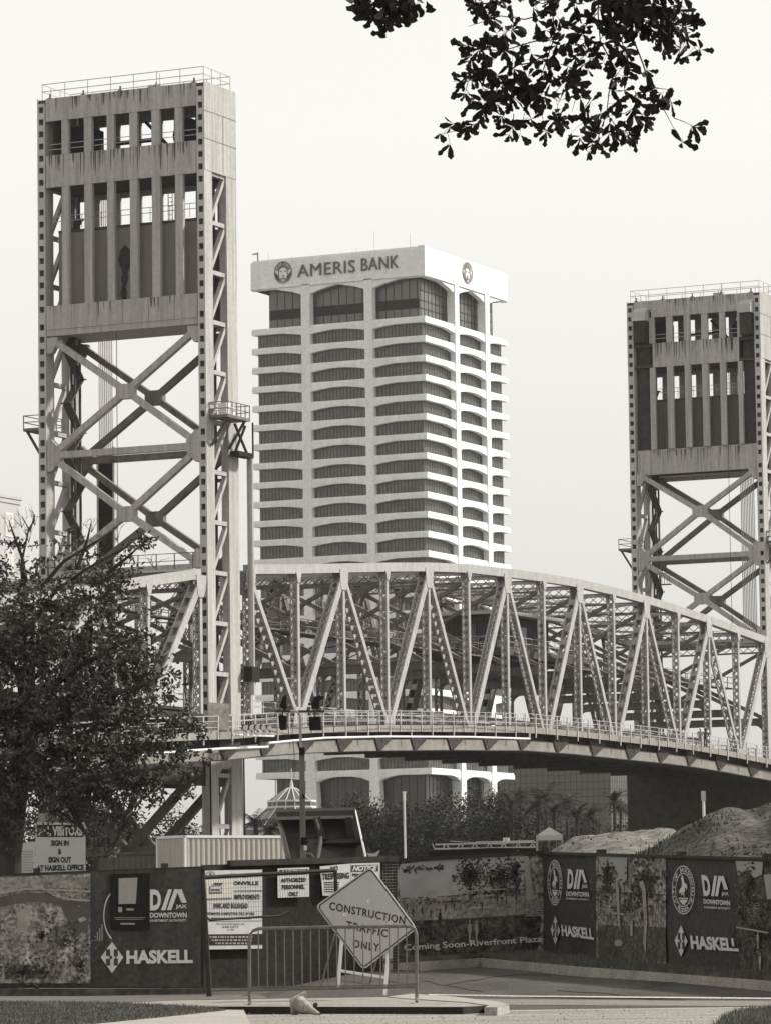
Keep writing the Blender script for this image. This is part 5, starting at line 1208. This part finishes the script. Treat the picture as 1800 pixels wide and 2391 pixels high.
for i in range(len(X)-1):
    kerb.poly([bot[i],bot[i+1],top[i+1],top[i]]); kerb.poly([top[i],top[i+1],ft[i+1][0],ft[i][0]]); ver.poly([ft[i][0]-Z*.004,ft[i+1][0]-Z*.004,ft[i+1][1],ft[i][1]])
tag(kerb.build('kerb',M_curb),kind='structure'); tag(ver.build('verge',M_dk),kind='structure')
rn=random.Random(4); q=MB()
for k in range(9000):
    i=rn.randrange(len(X)-1); a=ft[i][0].lerp(ft[i+1][0],rn.random()); b=ft[i][1].lerp(ft[i+1][1],rn.random()); p=a.lerp(b,rn.random()*1.05); l=rn.uniform(.04,.11)
    q.poly([p+Vc((-.008,0,0)),p+Vc((.008,0,0)),p+Vc((rn.gauss(0,.4)*l,rn.gauss(0,.3)*l,l))])
tag(q.build('grass',M_grass),'uneven grass growing at the foot of the right banner fence behind the kerb','grass',kind='stuff')
# ---------------------------------------------------------------- crowd barrier
Bp=FPl(583,51.4,972,50.9); bp=lambda X,Y:Bp.p(*c(X,Y)); M_galv=mat('galvanised_tube',.17,.45,.25,8,metal=.3)
cbn=thing('crowd_barrier',Bp.p(778,2345),'galvanised crowd control barrier with rounded top corners on the gravel','barrier')
q=MB(); q.tube([bp(427,1095),bp(425,640),bp(430,600),bp(450,575),bp(490,560),bp(1000,549),bp(1500,543),bp(1540,547),bp(1570,565),bp(1581,600),bp(1583,1072)],.021,8); q.build('frame',M_galv,cbn)
q=MB(); q.tube([bp(428,985),bp(1581,965)],.017,8); q.build('lower_rail',M_galv,cbn)
q=MB(); q.tube([bp(428,968),bp(1581,948)],.009,6); q.build('lower_rail',M_galv,cbn)
for i in range(18):
    X_=487+i*60.3; q=MB(); q.tube([bp(X_,567-(X_-430)*.015),bp(X_+3,966-(X_-430)*.016)],.0085,6); q.build('upright_bar',M_galv,cbn)
for X_,Y_ in ((427,1093),(1583,1070)):
    q=MB(); p=bp(X_,Y_); q.tube([p+Vc((0,-.3,.01)),p+Vc((0,-.1,.05)),p+Vc((0,.1,.05)),p+Vc((0,.3,.01))],.016,6); q.build('foot',M_galv,cbn)
# ---------------------------------------------------------------- diamond sign
Dp=FPl(737,54.3,972,53.6); dp=lambda X,Y,o=0:Dp.p(*c(X,Y),o)
ds=thing('diamond_sign',Dp.p(850,2330),'tilted diamond road sign reading CONSTRUCTION TRAFFIC ONLY on a white folding stand','sign')
cn=[(1263,128),(1583,560),(1213,848),(883,402)]
def rdia(ins,rr,off,mb,th=0):
    cx=sum(a for a,b in cn)/4; cy=sum(b for a,b in cn)/4; P=[(cx+(a-cx)*(1-ins),cy+(b-cy)*(1-ins)) for a,b in cn]; out=[]
    for i in range(4):
        p=P[i]; a=P[i-1]; b=P[(i+1)%4]
        def tow(u,v,d): L=math.hypot(v[0]-u[0],v[1]-u[1]); return (u[0]+(v[0]-u[0])*d/L,u[1]+(v[1]-u[1])*d/L)
        s_=tow(p,a,rr); e_=tow(p,b,rr)
        for k in range(7):
            t=k/6; out.append(((1-t)**2*s_[0]+2*t*(1-t)*p[0]+t*t*e_[0],(1-t)**2*s_[1]+2*t*(1-t)*p[1]+t*t*e_[1]))
    if th: mb.prism([dp(*k,off) for k in out],Dp.n*-th)
    return [dp(*k,off) for k in out]
q=MB(); rdia(0,36,0,q,.012); q.build('panel',mat('sign_sheeting',.46,.55,.05,4,tint=(1,.98,.94)),ds)
q=MB(); A=rdia(.035,30,.004,q); Bq=rdia(.065,27,.004,q)
for i in range(len(A)): j=(i+1)%len(A); q.poly([A[i],A[j],Bq[j],Bq[i]])
pd=lambda x,y:Dp.p(x,y,.005)
textq(q,'CONSTRUCTION',[c(982,372),c(1505,478),c(1500,532),c(977,428)],pd,.018,0,1.12); textq(q,'TRAFFIC',[c(1098,505),c(1385,568),c(1376,622),c(1098,560)],pd,.018,0,1.2); textq(q,'ONLY',[c(1146,634),c(1326,665),c(1322,722),c(1140,690)],pd,.018,0,1.2)
q.build('lettering',mat('sign_black',.05,.5,.1,4),ds)
for X_,Y_ in ((1255,372),(1090,462),(1406,517)):
    q=MB(); q.prism([dp(X_+14*math.cos(t*.7854),Y_+14*math.sin(t*.7854),.006) for t in range(8)],Dp.n*.008); q.build('bolt',M_wpaint,ds)
    q=MB(); q.prism([dp(X_+4*math.cos(t*.7854),Y_+4*math.sin(t*.7854),.015) for t in range(8)],Dp.n*.004); q.build('bolt_head',M_dark,ds)
for a,b in (((1066,632),(1040,972)),((1386,735),(1362,1020))):
    q=MB(); q.bar(dp(*a,-.02),dp(*b,.12),.045,.03,Vc((1,0,0))); q.build('leg',M_wpaint,ds)
q=MB(); q.bar(dp(1058,852,.03),dp(1372,900,.03),.03,.035,Vc((0,1,0))); q.build('crossbar',M_wpaint,ds)
for a,b in (((1018,600),(920,965)),((1330,700),(1255,950))):
    q=MB(); q.bar(dp(*a,-.05),dp(*b,-.5),.02,.02,Vc((1,0,0))); q.build('leg',M_galv,ds)
q=MB(); q.bar(dp(940,908,-.45),dp(1265,946,-.45),.025,.02,Vc((0,1,0))); q.mark(); q.bar(dp(1385,928,-.3),dp(1610,946,-.3),.03,.02,Vc((0,1,0))); q.build('brace',M_galv,ds)
# fallen cone
cz0=thing('traffic_cone',ong(705,2366),'scuffed traffic cone lying on its side against the kerb below the barrier','traffic cone')
ctr=at(697,2344,48.95); tip=at(747,2369,48.7); ax=(tip-ctr); L_=ax.length; an=ax.normalized(); 
upd=(at(713,2317,48.95)-ctr); upd=(upd-an*upd.dot(an)).normalized(); sd_=an.cross(upd)
M_cone=mat('scuffed_cone',.30,.7,.35,14,var2=.2,scale2=40)
q=MB(); h_=.175; e1=(upd+sd_).normalized(); q.prism([ctr+upd*h_,ctr+sd_*h_,ctr-upd*h_,ctr-sd_*h_],an*.02); q.build('base_plate',M_cone,cz0)
q=MB(); k=20; rings=[(0.02,.105),(.05,.095),(.14,.07),(.22,.045),(L_,.02)]
for z_,r in rings: 
    for j in range(k): t=2*math.pi*j/k; q.v.append(ctr+an*z_+upd*(r*math.cos(t))+sd_*(r*math.sin(t)))
for i in range(len(rings)-1):
    for j in range(k): q.f.append((i*k+j,i*k+(j+1)%k,(i+1)*k+(j+1)%k,(i+1)*k+j))
q.build('cone_body',M_cone,cz0,smooth=True)
st=MB(); p=at(737,2346,49.2); rn=random.Random(2)
for k in range(26): st.poly([p+rdir(rn)*.035 for _ in range(3)])
tag(st.build('stone',M_dark),'small dark stone clump behind the fallen traffic cone','stone')
# ---------------------------------------------------------------- visitor sign and neighbours
Vp=FPl(0,84,260,84); e=lambda X,Y:(X/2.685,1680+Y/2.685); eR=lambda x0,y0,x1,y1:[e(x0,y0),e(x1,y0),e(x1,y1),e(x0,y1)]
def free_sign(name,quad,label): 
    t=thing(name,Vp.p(*quad[2]),label,'sign'); q=MB(); q.prism([Vp.p(*k) for k in quad],Vp.n*-.02); q.build('board',M_signw2,t)
    q=MB(); 
    for k in (0,1): x=quad[0][0]*(.85-.7*k)+quad[1][0]*(.15+.7*k); b=Vp.p(x,quad[0][1]+5,-.06); q.par(Vc((b.x-.04,b.y,-.12)),Vc((.08,0,0)),Vc((0,.04,0)),Z*(b.z+.12))
    q.build('posts',M_dark,t); return t
M_signw2=mat('free_sign_face',.56,.6,.06,4,tint=(1,.98,.94))  # face colour of the free-standing signs
s=free_sign('visitor_sign',eR(224,645,537,965),'white visitor sign with a black heading above the left banner fence')
q=MB(); pv=Vp.put(.006); q.poly([pv(*k) for k in eR(235,660,526,736)])
textq(q,'SIGN IN',eR(322,757,434,793),pv,.045); textq(q,'&',eR(366,810,388,846),pv,.04); textq(q,'SIGN OUT',eR(306,861,448,898),pv,.045); textq(q,'AT HASKELL OFFICE',[e(232,914),e(528,908),e(528,944),e(232,952)],pv,.045); q.build('lettering',M_txt,s)
q=MB(); textq(q,'ALL VISITORS',eR(242,668,520,730),Vp.put(.012),.055); q.build('heading',M_signw2,s)
s=free_sign('notice_sign',[e(85,770),e(222,765),e(222,968),e(48,968)],'plain white board with tiny text lines left of the visitor sign')
q=MB(); rn=random.Random(9)
for i in range(9):
    y=825+i*17; x=126
    while x<200+rn.random()*14: w_=rn.uniform(5,14); q.poly([pv(*k) for k in eR(x,y,x+w_,y+6)]); x+=w_+3
q.build('small_print',M_inkd,s)
# ---------------------------------------------------------------- site containers
def container(pc,Dc,phi,L,W,H,zb,label,mt,edge):
    c0=at(*pc,Dc); c0.z=zb; a=Vc((math.cos(phi),math.sin(phi),0)); b=Vc((-math.sin(phi),math.cos(phi),0)); fr=(c0,a,b,Z)
    t=thing('shipping_container',c0+a*L/2+b*W/2,label,'container'); 
    q=MB(); q.bx(fr,.06,L-.06,.06,W-.06,.05,H-.05)
    n=int(L/.28)
    for i in range(n):
        x=.1+(L-.2)*i/n; q.prism([c0+a*x+b*.06+Z*.15,c0+a*(x+.05)+b*.02+Z*.15,c0+a*(x+.14)+b*.02+Z*.15,c0+a*(x+.19)+b*.06+Z*.15],Z*(H-.32))
    n=int(W/.28)
    for i in range(n):
        x=.1+(W-.2)*i/n; q.prism([c0+b*x+a*.06+Z*.15,c0+b*(x+.05)+a*.02+Z*.15,c0+b*(x+.14)+a*.02+Z*.15,c0+b*(x+.19)+a*.06+Z*.15],Z*(H-.32))
    q.build('corrugated_wall',mt,t); q=MB()
    for x in (0,L-.1):
        for y in (0,W-.1): q.bx(fr,x,x+.1,y,y+.1,0,H)
    for z in (0,H-.12): q.bx(fr,0,L,0,.08,z,z+.12); q.bx(fr,0,L,W-.08,W,z,z+.12); q.bx(fr,0,.08,0,W,z,z+.12); q.bx(fr,L-.08,L,0,W,z,z+.12)
    q.build('frame',edge,t); return t
ztop_=at(432,1950,190).z
container((432,1950),190,R_(36),6.06,2.44,2.6,ztop_-2.6,'pale corrugated container below the nearer lift tower leg',mat('container_paint',.44,.6,.1,2,(1,1,.3)),M_wpaint)
zt=at(262,1990,200).z
container((262,1990),200,R_(20),2.4,2.6,2.4,zt-2.4,'dark grey site box between the visitor sign and the pale container',mat('grey_container',.10,.7,.15,2),M_dark)
# ---------------------------------------------------------------- raised truck bed
tb_=thing('truck_bed',at(755,2020,125),'raised dark dump truck bed seen from behind over the fence','truck bed'); g=lambda X,Y,D=125:at(620+X/4.1625,1860+Y/4.1625,D)
q=MB(); q.prism([g(112,150,126.3),g(868,132,126.3),g(965,610,124),g(205,625,124)],Vc((0,.08,.02))); q.build('floor_panel',mat('truck_panel',.028,.6,.3,2),tb_)
q=MB(); q.prism([g(98,150,125.6),g(875,130,125.6),g(872,188,125.4),g(112,205,125.4)],Vc((0,.6,.1))); q.build('headboard',M_black,tb_)
q=MB(); q.bar(g(112,212,125.3),g(855,197,125.3),.09,.09); q.build('lip',M_cw,tb_)
q=MB(); q.prism([g(100,150,125.6),g(150,215,125.6),g(245,625,123.4),g(200,625,123.4)],Vc((0,.5,.1))); q.build('side_board',M_under,tb_)
q=MB(); q.prism([g(872,140,125.6),g(885,170,125.6),g(982,605,123.4),g(968,610,123.4)],Vc((0,.5,.1))); q.build('side_board',M_steel,tb_)
q=MB()
for (a,b) in (((500,215),(560,430)),((200,470),(940,440)),((800,215),(880,600))): q.bar(g(*a,125.2),g(*b,124.4),.22,.12,Vc((1,0,.2)))
q.build('ribs',M_black,tb_)
q=MB(); q.tube([g(540,400,124.5),g(505,620,123.5)],.07,8); q.mark(); q.tube([g(490,215,125),g(545,400,124.6)],.05,8); q.build('hydraulic_ram',M_dark,tb_)
q=MB(); q.tube([g(330,620,123),g(390,560,123),g(440,565,123),g(465,600,123)],.06,8); q.build('hose',M_dark,tb_)
q=MB(); q.prism([g(700,640,123),g(205,640,123),g(205,760,123),g(960,760,123),g(960,640,123)],Vc((0,2,0))); q.build('chassis',M_black,tb_)
bk=thing('excavator_bucket',at(879,2012,122),'small upturned metal bucket right of the raised truck bed','bucket'); q=MB()
pr=[(985,545),(1010,590),(1050,600),(1090,570),(1110,520),(1070,545),(1030,555)]; q.prism([g(a,b,122) for a,b in pr],Vc((0,.6,0))); q.build('shell',M_steel,bk)
q=MB(); q.bar(g(1060,590,122.2),g(1050,700,122.2),.08,.08); q.bar(g(1000,500,122.2),g(1030,560,122.2),.06,.06); q.bar(g(1090,560,122.2),g(1150,610,122.2),.1,.08); q.build('arm',M_dark,bk)
# ---------------------------------------------------------------- lamp masts
h2=lambda X,Y,D=90:at(560+X/6.404,1620+Y/6.404,D)
ms=thing('lamp_mast',Vc((at(706,2020,90).x,90,0)),'tall dark mast with a crossarm and four square lamp heads in front of the ramp','lamp mast')
q=MB(); a=h2(930,850); b=h2(948,2500); q.par(Vc((b.x-.06,90,0.1)),Vc((.12,0,0)),Vc((0,.12,0)),Vc((a.x-b.x,0,a.z-.1))); q.build('mast',mat('mast_timber',.2,.8,.25,2,(1,1,.2)),ms)
q=MB(); q.tube([h2(917,900,90.05),h2(905,400,90.05),h2(900,330,90.05),h2(885,285,90.05),h2(850,262,90.05),h2(760,260,90.05)],.028,8); q.build('bracket_tube',M_tower,ms)
q=MB(); q.bar(h2(525,264,90.1),h2(1270,264,90.1),.06,.05); q.build('crossarm',M_dark,ms)
for pts in ([(650,30),(700,15),(705,200),(655,240),(600,180)],[(575,330),(640,315),(700,330),(690,530),(605,540)],[(1115,40),(1250,25),(1235,70),(1195,90),(1190,215),(1070,220),(1075,160)],[(1035,345),(1200,335),(1220,540),(1045,545)]):
    q=MB(); q.prism([h2(*k,90.0) for k in pts],Vc((.03,.18,0))); o=q.build('lamp_head',M_black,ms); qq=MB(); cx_=sum(k[0] for k in pts)/len(pts); qq.bar(h2(cx_,264,90.1),h2(cx_,pts[0][1]+60,90.1),.03,.03); qq.build('clamp',M_dark,o)
q=MB(); pts=[h2(790+ (14 if i%2 else -14),380+i*16,90) for i in range(18)]; q.tube(pts,.008,5); pts=[h2(818+(14 if i%2 else -14),900+i*18,90) for i in range(21)]; q.tube(pts,.008,5); q.tube([h2(800,700,90),h2(812,900,90)],.008,5); q.build('coiled_cable',M_black,ms)
q=MB(); 
for x0,y0,x1,y1 in ((890,800,975,915),(940,500*0+1500,980,1560)): q.prism([h2(x0,y0,89.92),h2(x1,y0,89.92),h2(x1,y1,89.92),h2(x0,y1,89.92)],Vc((0,.06,0)))
g0=lambda X,Y:g(X,Y,89.9); q.prism([g0(345,395),g0(412,395),g0(412,470),g0(345,470)],Vc((0,.06,0))); q.build('junction_box',M_black,ms)
q=MB(); q.prism([g0(375,475),g0(404,475),g0(404,522),g0(375,522)],Vc((0,.05,0))); q.build('label_plate',M_wpaint,ms)
sl=thing('lamp_pole',Vc((at(943,2020,100).x,100,0)),'slim white pole with a thicker cap standing before the riverside trees','pole')
p=at(943,1850,100); q=MB(); q.tube([Vc((p.x+.02,100,0.1)),p],.026,8); q.build('shaft',M_wpaint,sl); q=MB(); q.tube([p-Z*.02,p+Z*.02],.045,8); q.tube([p-Z*.2,p-Z*.02],.034,8); q.build('cap',M_wpaint,sl)
sl=thing('lamp_pole',Vc((at(1641,1900,150).x,150,0)),'pale pole with a box head standing behind the dark earth mound','pole')
p=at(1641,1847,150); q=MB(); q.tube([Vc((p.x+.02,150,2)),p],.05,8); q.build('shaft',M_wpaint,sl); q=MB(); q.par(p-Vc((.08,.08,.35)),Vc((.16,0,0)),Vc((0,.16,0)),Z*.35); q.build('cap',M_steel,sl)
# ---------------------------------------------------------------- trestle behind the park banner
tr_=thing('pipe_trestle',at(1120,2010,112),'low dark trestle with a pale scaffold rail above the park scene banner','trestle')
q=MB(); P=[(1000,1990),(1060,1984),(1140,1980),(1250,1980),(1252,2010),(1000,2012)]; q.prism([at(x,y,112) for x,y in P],Vc((0,1.5,0))); q.build('deck_beam',M_black,tr_)
q=MB(); tp=lambda x,y:at(x,y,112.1)
q.bar(tp(1015,1972),tp(1250,1966),.04,.04); q.bar(tp(1015,1982),tp(1250,1978),.04,.04)
for i in range(15): x=1015+i*16.8; q.bar(tp(x,1984),tp(x+(8 if i%2 else -6),1970),.035,.03)
q.bar(tp(1110,1966),tp(1245,1963),.03,.03); q.bar(tp(1050,1964),tp(1180,1972),.05,.02); q.build('scaffold_rail',M_steel,tr_)
q=MB()
for x in (1176,1182,1186): q.mark().tube([tp(x,1966),tp(x,1956)],.03,8)
q.build('vent_pipes',M_wpaint,tr_)
# ---------------------------------------------------------------- earth mounds
from mathutils import noise as _ns
def mound(name,prof,D0,D1,mt,seed,rough):
    rn=random.Random(seed); Dc=(D0+D1)/2; nx=90; ny=34; mb=MB(); xa,xb=prof[0][0],prof[-1][0]; ph=[rn.uniform(0,6.3) for _ in range(8)]
    for i in range(nx+1):
        x=xa+(xb-xa)*i/nx; zt=at(x,interp(prof,x),Dc).z-(.45 if seed==2 else .2)
        for j in range(ny+1):
            D=D0+(D1-D0)*j/ny; t=(D-Dc)/((D1-D0)/2); X_=at(x,2000,Dc).x
            base=terr(X_,D)-.3; s=max(0,1-t*t)**.75
            n=_ns.fractal(Vc((X_*.5,D*.4,seed)),1.0,2.1,4)*.42*rough if True else sum(math.sin(X_*f+ph[k]+D*f*.7*(1 if k%2 else -1))*a for k,(f,a) in enumerate(((.35,.26),(.8,.13),(1.9,.07),(3.7,.05),(5.9,.04),(9.7,.03))))*rough
            mb.v.append(Vc((X_,D,base+(zt-base)*s+n*s*.6)))
    for i in range(nx):
        for j in range(ny): a=i*(ny+1)+j; mb.f.append((a,a+ny+1,a+ny+2,a+1))
    o=mb.build(name,mt,smooth=True); tag(o,kind='structure'); return mb
m1_=mound('earth_mound',[(1215,2015),(1255,1998),(1300,1966),(1340,1946),(1400,1937),(1470,1934),(1520,1929),(1560,1932),(1600,1950),(1660,2000)],120,150,mat('pale_rubble',.17,.95,.3,.6,(1,.4,1),var2=.35,scale2=2.5,bump=.5),1,1.0)
m2_=mound('earth_mound',[(1440,2010),(1475,1972),(1520,1945),(1570,1915),(1615,1885),(1650,1868),(1700,1864),(1740,1866),(1770,1850),(1800,1842),(1850,1835),(1900,1830),(2100,1860),(2300,1960),(2400,2030)],95,125,mat('dark_earth',.075,.95,.6,.7,(1,.6,1.4),var2=.5,scale2=5,bump=.8),2,.9)
rn=random.Random(3); q=MB()
ft_=[f for f in m2_.f]
for k in range(14000):
    f=rn.choice(ft_); p=sum((m2_.v[i] for i in f),Vc((0,0,0)))/4
    if math.sin(p.x*1.3+p.y*.4)+math.sin(p.x*.4-p.y*.9)+rn.gauss(0,.5)<.3: continue
    l=rn.uniform(.04,.14); p=p+Vc((rn.gauss(0,.12),rn.gauss(0,.2),-.02)); q.poly([p-Vc((.02,0,0)),p+Vc((.02,0,0)),p+Vc((rn.gauss(0,.5)*l,rn.gauss(0,.3)*l,l))])
tag(q.build('scrub',M_leaf2),'rough dark scrub covering the big mound at the right','scrub',kind='stuff')
q=MB()
for k in range(2200):
    f=rn.choice(m1_.f); p=sum((m1_.v[i] for i in f),Vc((0,0,0)))/4+Vc((rn.gauss(0,.15),rn.gauss(0,.2),0)); s_=abs(rn.gauss(0,.02))+.01
    a,b=rdir(rn)*s_,rdir(rn)*s_; q.par(p-a*.5-b*.5,a,b,rdir(rn)*s_)
tag(q.build('rubble',mat('rubble_stone',.16,.9,.5,5)),'pale loose rubble strewn over the low mound behind the banners','rubble',kind='stuff')
# strips of pale track climbing the dark mound
q=MB()
def track(pts,wpx):
    for (a,b),(c_,d) in zip(pts,pts[1:]):
        pass
# cracks, tar seams and scattered grit on the paving
q=MB(); rn=random.Random(21)
for (x,y,n,dx,dy) in ((1040,2300,9,34,-3),(1300,2312,8,40,2),(980,2290,6,26,2),(1500,2306,7,30,-2),(60,2385,1,1,1)):
    q.mark(); px_,py_=x,y
    for k in range(n):
        nx_,ny_=px_+dx*rn.uniform(.5,1.3),py_+dy+rn.gauss(0,2.2)
        q.poly([ong(px_,py_-.6,.006),ong(nx_,ny_-.6,.006),ong(nx_,ny_+.5,.006),ong(px_,py_+.6,.006)]); px_,py_=nx_,ny_
tag(q.build('tar_seam',mat('tar',.03,.7,.2,5)),kind='structure')
for o in list(col.objects):
    if o.name.startswith('tar_seam'): o['kind']='structure'
q=MB()
for k in range(1500):
    x=rn.uniform(0,1800); y=rn.choice((rn.uniform(2268,2352),rn.uniform(2354,2391))); p=ong(x,y,.008); s_=rn.uniform(.004,.012)
    q.par(p,rdir(rn)*s_,rdir(rn)*s_,Z*s_*.6)
tag(q.build('grit',mat('grit_stone',.26,.9,.6,3)),'loose grit and leaf litter scattered over the road and driveway','grit',kind='stuff')
for k in range(2600):
    pass

# ---------------------------------------------------------------- haze
hz=MB(); hz.par(Vc((-430,-62,-3)),Vc((860,0,0)),Vc((0,1110,0)),Z*150)
hm=bpy.data.materials.new('haze'); hm.use_nodes=True; nn=hm.node_tree.nodes; nn.clear(); oo=nn.new('ShaderNodeOutputMaterial'); pv=nn.new('ShaderNodeVolumePrincipled')
pv.inputs['Color'].default_value=(.97,.96,.93,1); pv.inputs['Density'].default_value=.00006; hm.node_tree.links.new(pv.outputs[0],oo.inputs['Volume'])
tag(hz.build('haze',hm,origin=(0,0,0)),'thin pale haze softening the office tower and far bridge','haze',kind='stuff')
